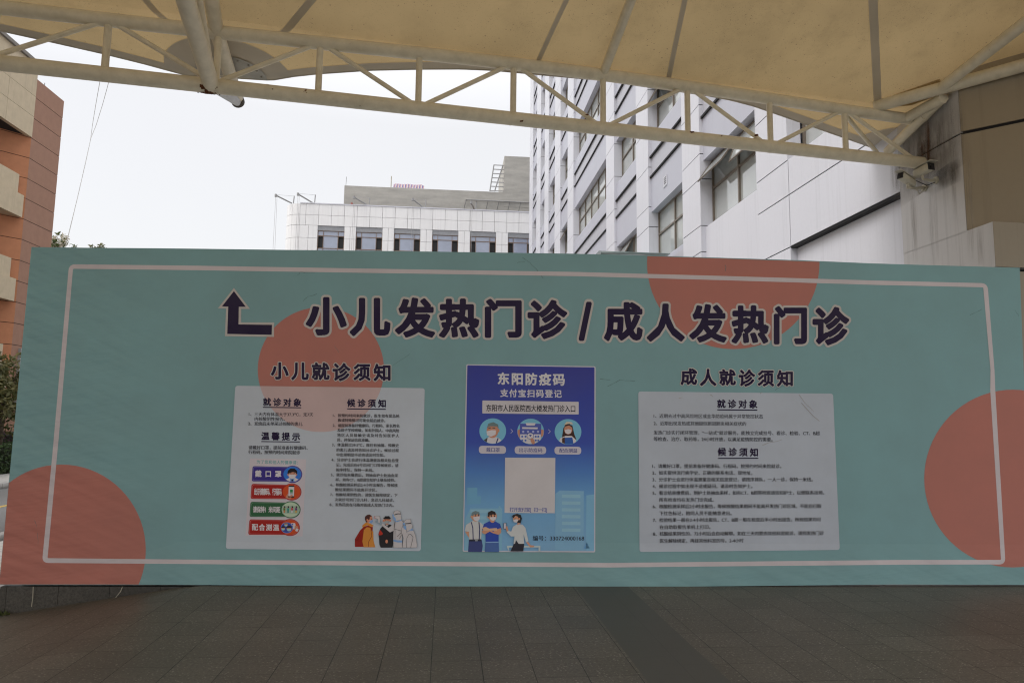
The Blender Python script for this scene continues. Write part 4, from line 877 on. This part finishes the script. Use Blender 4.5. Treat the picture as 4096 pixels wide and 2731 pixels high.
for bi, (s0, s1, nf) in enumerate(BAYS):
    nm = 2 if s1-s0 < 3.6 else 5
    if bi == 0: nm = 2
    mb = MB(); mb.box(A, .14, .34, s0, s1, 3.0 if bi else 3.6, SILL0 - (.002 if bi else .002), 0); mb.box(A, .08, .14, s0, s1, SILL0-.9, SILL0-.2, 1) if bi else None; mb.build('spandrel', [BLUE if bi else WHITE, BLUED], broot)
    for k in range(nf):
        h0, h1 = SILL0+FH*k, HEAD0+FH*k
        op = [(1, .62), (0, .35)] if (bi == 0 and k == 0) else ([(1, .5)] if (bi, k) in ((2, 0), (1, 1), (4, 1)) else [])
        window(s0+.001, s1-.001, h0, h1, nm, op)
        mb = MB(); t1 = SILL0+FH*(k+1)
        mb.box(A, .10, .44, s0, s1, h1, t1-1.45, 0); mb.box(A, .115, .40, s0, s1, t1-1.435, t1-.72, 1); mb.box(A, .10, .44, s0, s1, t1-.705, t1, 0); mb.box(A, .16, .42, s0+.01, s1-.01, h1+.02, t1-.02, 2)
        for hh in (t1-1.45, t1-.72): mb.box(A, .045, .10, s0, s1, hh-.05, hh+.012, 2)
        mb.build('spandrel', [BLUE, BLUED, DARK], broot)
    ht = SILL0+FH*nf; mb = MB(); mb.box(A, .12, .5, s0, s1, ht+.003, HTOP); mb.build('spandrel', BLUE, broot)
window(10.001, 12.996, 5.361, 7.239, 2)
# small louvre vent in the second bay's blue spandrel
mb = MB(); s_, h_ = 20.95, 7.62
for a_, b_, c_, d_ in ((s_, s_+.04, h_, h_+.34), (s_+.30, s_+.34, h_, h_+.34), (s_+.04, s_+.30, h_, h_+.04), (s_+.04, s_+.30, h_+.30, h_+.34)): mb.box(A, .075, .098, a_, b_, c_, d_, 0)
for k in range(4): mb.box(A, .082, .097, s_+.04, s_+.30, h_+.06+k*.062, h_+.085+k*.062, 0)
mb.box(A, .0965, .0985, s_+.04, s_+.30, h_+.04, h_+.30, 1); mb.build('vent', [WHITE, DARK], broot)
# window seen through the truss on the near wall
mb = MB(); z4 = lambda x, y: (3000+x*.6376, 200+y*.6376)
# glass awning edge over an entrance
aw = thing('glass_awning', BF(4.9, 17.5, 0), RZ, 'edge of a clear glass awning just above the teal hoarding', 'awning')
mb = MB(); p1 = on(2395, 1003, NV, 4.6); zc = float(p1[2]); sa = float(p1 @ DV)+3.2
mb.box(BF, 4.6, 6.88, sa-3.2, sa, zc-.02, zc); mb.build('glass_sheet', glass('awning_glass', (.35, .45, .44), .05, 1.5), aw)
mb = MB()
for k in range(3): mb.tube([BF(4.75, sa-.25-1.3*k, zc-.05), BF(6.9, sa-.25-1.3*k, zc-.12)], .03, 8)
mb.build('support_arm', STEEL, aw)

# ------------------------------------------------------------------ surveillance cameras on the pier
def cctv(px, py, plx, ply, c, yaw, pitch, dark, label):
    p = on(px, py, NV, c); wl = on(plx, ply, NV, CA-.002)
    r = thing('surveillance_camera', p, yaw, label, 'camera', 'surveillance cameras on the pier')
    cp, spp = math.cos(pitch), math.sin(pitch); Rz = np.array([[math.cos(yaw), -math.sin(yaw), 0], [math.sin(yaw), math.cos(yaw), 0], [0, 0, 1]])
    def CFr(x, y, z): return p + Rz @ np.array([x, y*cp - z*spp, y*spp + z*cp])
    w, h, l = (.05, .05, .30) if not dark else (.062, .06, .26)
    mb = MB(); sec = [(w*math.copysign(abs(math.cos(t))**.55, math.cos(t)), h*math.copysign(abs(math.sin(t))**.55, math.sin(t))) for t in np.linspace(0, 2*math.pi, 20, endpoint=False)]
    ys = [-l/2, -l/2+.02, l/2-.02, l/2]; sc_ = [.85, 1, 1, .93]; vs = [CFr(a_*k, y, b_*k) for y, k in zip(ys, sc_) for a_, b_ in sec]
    fs = [(i*20+j, i*20+(j+1) % 20, (i+1)*20+(j+1) % 20, (i+1)*20+j) for i in range(3) for j in range(20)]; mb.add(vs, fs, 0, True); mb.add(vs[:20], [tuple(range(20))]); mb.add(vs[60:], [tuple(range(20))[::-1]]); mb.build('body', CREAMW, r)
    mb = MB(); mb.box(CFr, -w*1.12, w*1.12, -l/2-.06, l/2-.03, h*1.02, h*1.12); mb.build('sunshield', CREAMW, r)
    mb = MB(); mb.box(CFr, -w*.86, w*.86, -l/2-.004, -l/2+.003, -h*.86, h*.86); mb.tube([CFr(0, -l/2-.014, 0), CFr(0, -l/2-.003, 0)], .022, 14); mb.build('lens_window', BLACKP, r)
    mb = MB(); el = CFr(0, .03, -h-.06); mb.tube([CFr(0, .03, -h*.9), el], .017, 10); mb.tube([el, (el+wl)/2 - ZV*.01, wl - NV*.02], [.016, .02, .026], 10); mb.tube([wl - NV*.022, wl], .055, 16); mb.build('bracket', CREAMW, r)
    mb = MB(); b_ = CFr(0, l/2, 0); mb.tube([b_, b_+ZV*-.05+Rz @ np.array([0, .06, 0]), (b_+wl)/2 - ZV*.12, wl - ZV*.03 - NV*.02], .006, 6); mb.build('lead', BLACKP if dark else CREAMW, r)
cctv(3627, 720, 3700, 752, CA-.42, math.radians(-62), math.radians(-14), False, 'cream bullet camera on a bracket pointing left along the white wall')
cctv(3694, 682, 3745, 722, CA-.24, math.radians(14), math.radians(-6), True, 'square faced camera with a black front looking towards the plaza, under the truss end')

# ------------------------------------------------------------------ building at the back
kroot = thing('tiled_building', BF(-4, 64, 0), RZ, 'white tiled building with rounded corner and a row of windows behind the hoarding', 'building')
SB = 64.0
def K(L, out_, h): return BF(L, SB+out_, h+EYE)          # out_: depth behind the front
WX = [-12.40, -8.86, -5.30, -1.70, 1.92, 5.55]; WW = 2.46; RT_ = 1.5; XL = -15.6
mb = MB(); tops = [19.82, 18.76, 17.76]
vjs = [-13.55+1.185*k for k in range(0, 19)]
def K2(L, out_, h): k = (SB+out_)/SB; return K(L*k, out_, h*k)
def kp(x0, x1, h0, h1): mb.box(K, x0+.013, x1-.013, 0, .3, h0+.013, h1-.013, 0)
xs_ = [-14.1] + [v for v in vjs if v > -14.0] + [8.2]
for h1, h0 in ((19.82, 18.76), (18.76, 17.76)):
    for a_, b_ in zip(xs_[:-1], xs_[1:]): kp(a_, b_, h0, h1)
edges = [-14.1] + [v for w_ in WX for v in (w_, w_+WW)] + [8.2]
for k in range(0, len(edges)-1, 2):
    a_, b_ = edges[k], edges[k+1]; sub = [a_] + ([(a_+b_)/2] if b_-a_ > .8 else []) + [b_]
    for c_, d_ in zip(sub[:-1], sub[1:]):
        for h1, h0 in ((17.76, 16.55), (16.55, 15.3), (15.3, 14.0), (14.0, 10), (10, -EYE)): kp(c_, d_, h0, h1)
for w_ in WX: kp(w_, w_+WW, -EYE, 14.6)
cxr, cyr = -14.1, 1.5
for h1, h0 in ((19.82, 18.76), (18.76, 17.76), (17.76, 16.55), (16.55, 15.3), (15.3, 14.0), (14.0, 8), (8, -EYE)):
    for k in range(3):
        ang = [math.pi*1.5 - math.radians(30)*(k+t/3.0) for t in range(4)]; ang[0] -= .008; ang[-1] += .008
        for a0, a1 in zip(ang[:-1], ang[1:]):
            pt = lambda a_, r_, h: K(cxr+r_*math.cos(a_), cyr+r_*math.sin(a_), h)
            mb.hexa([pt(a0,1.5,h0+.018),pt(a1,1.5,h0+.018),pt(a1,1.25,h0+.018),pt(a0,1.25,h0+.018),pt(a0,1.5,h1-.018),pt(a1,1.5,h1-.018),pt(a1,1.25,h1-.018),pt(a0,1.25,h1-.018)])
mb.box(K, -15.6, -15.3, 1.5, 14, -EYE, 19.8, 0)
mb.box(K, -14.1, 8.2, .31, .6, -EYE, 14.4, 1); mb.box(K, -14.1, 8.2, .31, .6, 17.7, 19.8, 1); mb.box(K, -15.25, 8.2, 1.6, 14, -EYE, 19.5, 1)
for k in range(0, len(edges)-1, 2): mb.box(K, edges[k]+.04, edges[k+1]-.04, .12, .6, 14.4, 17.72, 1)
for k in range(9): a0 = math.pi*1.5-math.radians(10)*k; a1 = a0-math.radians(10); pt = lambda a_, r_, h: K(cxr+r_*math.cos(a_), cyr+r_*math.sin(a_), h); mb.hexa([pt(a0,1.46,-EYE),pt(a1,1.46,-EYE),pt(a1,1.2,-EYE),pt(a0,1.2,-EYE),pt(a0,1.46,19.7),pt(a1,1.46,19.7),pt(a1,1.2,19.7),pt(a0,1.2,19.7)], 1)
mb.build('wall', [TILEW, plain('tile_joint', (.30, .30, .30), .8)], kroot)
mb = MB(); mb.box(K, -14.1, 8.2, -.05, .4, 19.825, 19.92); mb.build('coping', WHITE, kroot)
for i, w_ in enumerate(WX):
    mb = MB(); fo = .14; fw = .05; b0, t0 = 14.6, 17.30
    for a_, b_, c_, d_ in ((w_, w_+fw, b0, t0), (w_+WW-fw, w_+WW, b0, t0), (w_+fw, w_+WW-fw, t0-fw, t0), (w_+fw, w_+WW-fw, 16.79, 16.85), (w_+fw, w_+WW-fw, 15.60, 15.66)): mb.box(K, a_, b_, fo, fo+.1, c_, d_)
    for xx in (w_+.52, w_+1.88): mb.box(K, xx-.025, xx+.025, fo-.003, fo+.09, b0, t0-fw)
    f = mb.build('window', plain('brown_frame', (.22, .15, .11), .5), kroot)
    m2 = MB(); m2.box(K, w_+.545, w_+1.855, fo+.04, fo+.05, b0, 16.79); 
    for xx in ((w_+fw, w_+.495), (w_+.545, w_+1.855), (w_+1.905, w_+WW-fw)): m2.box(K, xx[0], xx[1], fo+.04, fo+.05, 16.85, t0-fw); m2.box(K, xx[0], xx[1], fo+.041, fo+.05, b0, 15.60) if xx[0] != w_+.545 else None
    m2.build('pane', GLASSB, f)
    for xx in ((w_+fw, w_+.495), (w_+1.905, w_+WW-fw)): m3 = MB(); m3.box(K, xx[0], xx[1], fo+.3, fo+.32, 15.66, 16.79); m3.build('opening', BLACKGL, f)
    m4 = MB(); m4.box(K, w_, w_+WW, .08, .3, 17.302, 17.755); m4.build('lintel', plain('lintel_grey', (.30, .31, .33), .5), f)
# raw concrete storey and stair tower on its roof
mb = MB(); mb.box(K, -10.1*1.034, 14, 2.2, 12, 19.5, 21.75*1.034); mb.build('concrete_storey', CONC, kroot)
mb = MB(); mb.box(K, 5.1*1.034, 14, 2.17, 10, 21.0, 25.4*1.034); mb.build('stair_tower', CONC, kroot)
mb = MB(); r_ = .06
x0, x1 = 3.72, 5.08
for k in range(7): h = 21.85+.43*k; dx = .055*k; mb.box(K2, x0+dx, x1, 2.35, 2.35+.10, h-.05, h+.05)
mb.tube([K2(x0, 2.4, 21.8), K2(x0+.36, 2.4, 24.45)], .06, 8); mb.tube([K2(x1-.9, 2.4, 21.8), K2(x1-.12, 2.4, 24.45)], .06, 8); mb.build('ladder_frame', STEEL, kroot)
mb = MB()
for oo in (1.3, 2.1): mb.tube([K2(1.4, oo, 20.87), K2(8.2, oo, 20.83)], .05, 8)
for k in range(7): mb.tube([K2(1.45+1.06*k, 1.3, 20.86), K2(1.45+1.06*k, 2.15, 20.85)], .045, 6); mb.tube([K2(1.45+1.06*k, 1.35, 20.82), K2(1.25+1.06*k, 2.2, 19.95)], .035, 6)
mb.build('pipe_rack', STEEL, kroot)
droot = None
for i, (bx, tx, tz, px) in enumerate(((-15.1,-16.15,20.22,-14.85),(-12.95,-14.15,20.42,-12.9),(-7.85,-9.05,20.35,-7.8),(-2.6,-3.6,20.38,-2.45),(2.2,1.9,20.33,2.4))):
    f = thing('roof_davit', K(bx, .3, 19.95), RZ, ['hoist arm at the rounded corner of the tiled roof', 'hoist arm second from the rounded corner of the tiled roof', 'hoist arm in front of the left end of the concrete roof storey', 'hoist arm in front of the middle of the concrete roof storey', 'short dark hoist arm beside the roof pipe rack'][i], 'hoist arm', 'hoist arms along the tiled roof edge')
    mb = MB(); mb.tube([K(bx+.1, .5, 19.95), K(tx, -.9, tz)], .07, 8); mb.build('arm', STEEL if i < 4 else BRONZE, f); mb = MB(); mb.tube([K(px, .5, 19.95), K(px+.05, .5, tz+.45)], .05, 8); mb.build('post', STEEL, f)
    mb = MB(); mb.tube([K(tx, -.9, tz-.15), K(tx, -.9, tz+.1)], .11, 8); mb.build('pulley', STEEL, f)
    mb = MB(); mb.tube([K(tx, -.9, tz-.1), K(tx-.1, -.5, 12)], .012, 4); mb.tube([K(tx+.12, -.9, tz-.1), K(tx+.1, -.5, 12)], .012, 4); mb.tube([K(tx, -.9, tz+.05), K(px+.05, .5, tz+.43)], .012, 4); mb.build('rope', plain('rope', (.4, .4, .4), .8), f)
mb = MB(); mb.tube([K2(-5.75, 2.6, 21.0), K2(-5.72, 2.6, 22.85)], .05, 6); tag(mb.build('roof_antenna', CREAMW), 'thin pale pole on the concrete roof beside the striped tarpaulin', 'antenna')
mb = MB(); mb.tube([K2(-10.0, 2.6, 21.0), K2(-9.93, 2.6, 22.6)], .025, 6); tag(mb.build('lightning_rod', STEEL), 'thin lightning rod at the left end of the concrete roof storey', 'lightning rod')
mb = MB(); mb.tube([K(-9.6, 1.7, 19.6), K(-9.6, 1.7, 20.5)], .08, 8); mb.tube([K(-9.6, 1.7, 20.45), K(-9.6, 1.7, 20.6)], .10, 8, 1); tag(mb.build('vent_pipe', [CREAMW, plain('red_cap', (.4, .12, .1), .6)]), 'short white pipe with a red cap on the tiled roof', 'pipe')
def tarp_mat():
    m = Mat('striped_tarpaulin'); x_ = m.new('ShaderNodeSeparateXYZ', {0: m.obj()}).outputs[0]; w = m.math('FRACT', m.math('MULTIPLY', x_, 3.6))
    return m.end(m.bsdf(m.ramp(w, [(0, (.55, .5, .5)), (.34, (.55, .5, .5)), (.36, (.10, .10, .3)), (.6, (.10, .10, .3)), (.62, (.42, .26, .27))]), .7))
mb = MB(); xa = np.linspace(-5.55, -2.6, 13)
for i, x_ in enumerate(xa):
    zt_ = 22.10+.025*math.sin(i*1.3)-(.12 if i in (0, 12) else 0)
    mb.v += [tuple(K2(x_, 2.25, 21.77+.03*math.sin(i*2.3))), tuple(K2(x_, 2.5, zt_)), tuple(K2(x_, 4.0, zt_+.05)), tuple(K2(x_, 4.3, 21.76))]
for i in range(12):
    for j in range(3): a_ = i*4+j; mb.f.append((a_, a_+4, a_+5, a_+1)); mb.m.append(0); mb.sm.append(False)
tp = mb.build('striped_tarpaulin', tarp_mat()); tag(tp, 'red white and blue striped tarpaulin draped on the concrete roof', 'tarpaulin')

# ------------------------------------------------------------------ orange and beige building (left)
oroot = thing('orange_building', BF(-20, 33, GL), RZ, 'orange and red brown building with beige balcony bands at the left edge', 'building')
CL = -20.0
def O(dep, s, h): return BF(CL-dep, s, h+EYE)
HJ = [15.96, 15.03, 14.0, 13.0, 12.0, 11.0, 10.03, 9.03, 8.05, 7.05, 6.07, 5.08, 4.1, 3.1, 2.1, 1.1, .1, -.9, -1.94]
mb = MB()
for h1, h0 in zip(HJ[:-1], HJ[1:]): mb.box(O, 0, 1.0, 33.35, 35.72, h0+.014, h1-(.014 if h1 < 15.9 else 0), 0)
mb.box(O, .02, 1.02, 33.37, 35.70, -1.94, 15.9, 1); mb.box(O, 1.0, 14, 33.5, 35.7, -1.94, 15.95, 0); mb.build('end_wall', [REDBR, DARK], oroot)
mb = MB()
for h1, h0 in zip(HJ[:-1], HJ[1:]):
    a_, b_ = h0+.014, h1-.014
    mb.hexa([O(0,33.348,a_),O(1.55,31.72,a_),O(1.75,31.9,a_),O(.2,33.53,a_),O(0,33.348,b_),O(1.55,31.72,b_),O(1.75,31.9,b_),O(.2,33.53,b_)], 0)
mb.hexa([O(.02,33.36,-1.9),O(1.57,31.73,-1.9),O(1.75,31.9,-1.9),O(.2,33.53,-1.9),O(.02,33.36,15.8),O(1.57,31.73,15.8),O(1.75,31.9,15.8),O(.2,33.53,15.8)], 1)
mb.box(O, 1.5, 12, -10, 31.75, -1.94, 15.9, 0); mb.build('recessed_wall', [ORANGE, DARK], oroot)
for bt, tp_, roof in ((13.02, 16.0, True), (9.05, 11.0, False), (5.08, 7.03, False), (1.12, 3.06, False)):
    mb = MB()
    if roof:
        for s0, s1 in ((-10, 26.0), (26.014, 28.8), (28.814, 31.35), (31.364, 33.33)):
            for h0, h1 in ((13.02, 14.03), (14.045, 15.03), (15.045, 16.55)): mb.box(O, -.04, .16, s0, s1, h0, h1, 0)
        mb.box(O, -.02, 1.6, -10, 33.3, 13.05, 16.5, 1); mb.box(O, -.16, .4, -10, 33.2, 16.553, 16.72, 2)
    else:
        mb.box(O, -.04, .16, -10, 33.15, bt, bt+1.05, 0); mb.box(O, .05, .2, -10, 32.82, bt+1.055, tp_, 0); mb.box(O, .0, 1.52, -10, 33.1, bt+.02, bt+.3, 0)
    mb.build('balcony_band', [BEIGE, DARK, plain('coping_grey', (.22, .20, .18), .7)], oroot)
def owin(s0, s1, h0, h1):
    mb = MB()
    for a_, b_, c_, d_ in ((s0, s0+.06, h0, h1), (s1-.06, s1, h0, h1), (s0+.06, s1-.06, h0, h0+.06), (s0+.06, s1-.06, h1-.06, h1), ((s0+s1)/2-.03, (s0+s1)/2+.03, h0+.06, h1-.06), (s0+.06, (s0+s1)/2-.03, (h0+h1)/2-.03, (h0+h1)/2+.03), ((s0+s1)/2+.03, s1-.06, (h0+h1)/2-.03, (h0+h1)/2+.03)): mb.box(O, 1.42, 1.5, a_, b_, c_, d_)
    f = mb.build('window', STEEL, oroot); m2 = MB(); m2.box(O, 1.455, 1.47, s0+.06, s1-.06, h0+.06, h1-.06); m2.build('pane', glass('dark_glass', (.05, .07, .07), .06, 1.5), f)
for s0, s1, h0, h1 in ((29.2, 31.5, 11.05, 12.95), (29.2, 31.5, 7.1, 9.0), (29.2, 31.5, 3.1, 5.0), (26.0, 28.5, 11.05, 12.95), (26.0, 28.5, 7.1, 9.0)): owin(s0, s1, h0, h1)
# tall pale lit window box low on the end wall
mb = MB(); wz = lambda x, y: on(x, y, NV, CL+.12)
s_a = float(wz(78, 1500) @ DV); ha, hb_ = float(wz(80, 1400)[2])-EYE, float(wz(70, 1620)[2])-EYE
f = MB(); f.box(O, -.12, 0, s_a-.06, s_a+2.6, ha, ha+.1, 0); f.box(O, -.12, 0, s_a-.06, s_a+2.6, hb_-.1, hb_, 0); f.box(O, -.12, 0, s_a-.06, s_a, hb_, ha, 0)
f = f.build('shopfront_window', STEEL, oroot); g = MB(); g.box(O, -.10, -.06, s_a, s_a+2.6, hb_, ha); g.build('pane', glass('sky_glass', (.45, .55, .62), .03, 2.4), f)
mb = MB(); mb.tube([O(.6, 35.0, 15.9), O(.6, 35.0, 16.55)], .02, 6); tag(mb.build('lightning_rod', STEEL), 'thin lightning rod on top of the red brown end wall', 'lightning rod')

# ------------------------------------------------------------------ plants
def leaves(mb, c, rad, n, size, clumps=9, mi=0):
    cs_ = []
    for _ in range(clumps):
        d = rng.normal(size=3); d /= np.linalg.norm(d); cs_.append((np.array(c)+d*np.array(rad)*rng.uniform(.35, .85), rng.uniform(.3, .55)))
    for _ in range(n):
        cc, rr = cs_[rng.integers(len(cs_))]; d = rng.normal(size=3); d /= np.linalg.norm(d)
        p = cc + d*np.array(rad)*rr*rng.uniform(.3, 1)**.5; a_ = rng.normal(size=3); a_ /= np.linalg.norm(a_); b_ = np.cross(a_, rng.normal(size=3)); b_ /= np.linalg.norm(b_)
        s_ = size*rng.uniform(.6, 1.3); mb.add([p-a_*s_, p+b_*s_*.42, p+a_*s_, p-b_*s_*.42], [(0, 1, 2, 3)], mi)
    return cs_
def tree(base, h, rad, n, size, leafm, label, group=None, blossom=0, thin=.09):
    r = thing('tree', base, 0, label, 'tree', group); base = np.array(base, float); c = base+ZV*(h-rad[2])
    mb = MB(); cl_ = leaves(mb, c, rad, n, size, 12)
    if blossom: leaves(mb, c, np.array(rad)*1.02, blossom, size*.8, 14, 1)
    mb.build('crown', [leafm, BLOSS], r); mb = MB(); mb.tube([base, base+ZV*(h-2*rad[2])+np.array([.04, 0, 0]), c], [thin, thin*.75, thin*.4], 9)
    for cc, rr in cl_: mb.tube([base+ZV*(h-1.9*rad[2]), (c+cc)/2 - ZV*.1, cc], [thin*.5, thin*.3, thin*.12], 6)
    mb.build('trunk', BARK, r); return r
tree(BF(-13.9, 23.0, GL), 3.95, (1.0, 1.0, 1.35), 2600, .10, LEAFY, 'leafy street tree in front of the orange building at the left edge')
def toptree(px, py, dist, rad, n, label, leafm, blossom=0):
    p = on(px, py, np.array([0, 1.0, 0]), dist); tree((p[0], p[1]+rad[1]*.5, GL), p[2]-GL, rad, n, .16, leafm, label, 'trees far behind the hoarding', blossom, .16)
toptree(222, 915, 46, (.85, .85, 1.5), 260, 'pale flowering tree beside the red brown end wall', LEAF, 620)
toptree(382, 972, 52, (.75, .75, 1.6), 1100, 'green treetop just over the hoarding near the hanging wires', LEAFY)
toptree(290, 984, 60, (.6, .6, 1.2), 700, 'tip of a green treetop between the wires and the flowering tree', LEAF)
def hedge(L0, L1, s0, s1, z1, n, m, name, label, size=.05):
    mb = MB(); 
    for _ in range(n):
        f_ = rng.integers(3); L, s_, z = rng.uniform(L0, L1), rng.uniform(s0, s1), rng.uniform(GL, z1)
        if f_ == 0: L = L1+rng.normal()*.03
        if f_ == 1: z = z1+rng.normal()*.03
        p = BF(L, s_, z); a_ = rng.normal(size=3); a_ /= np.linalg.norm(a_); b_ = np.cross(a_, rng.normal(size=3)); b_ /= np.linalg.norm(b_); q = size*rng.uniform(.6, 1.3)
        mb.add([p-a_*q, p+b_*q*.5, p+a_*q, p-b_*q*.5], [(0, 1, 2, 3)], 0)
    mb.box(BF, L0+.1, L1-.06, s0+.1, s1-.1, GL, z1-.06, 1); tag(mb.build(name, [m, plain('twigs', (.02, .025, .012), .9)]), label, 'hedge')
hedge(-14.6, -13.15, 15, 27, .62, 15000, LEAFH, 'clipped_hedge', 'low clipped green hedge along the far pavement')
hedge(-16.3, -15.2, 15, 27, .92, 6000, LEAFP, 'purple_shrubs', 'dark purple leaved shrubs behind the green hedge')

bpy.data.objects.remove(_fo); bpy.data.curves.remove(_fc)
for o in bpy.data.objects:
    if '_f' in o: del o['_f']
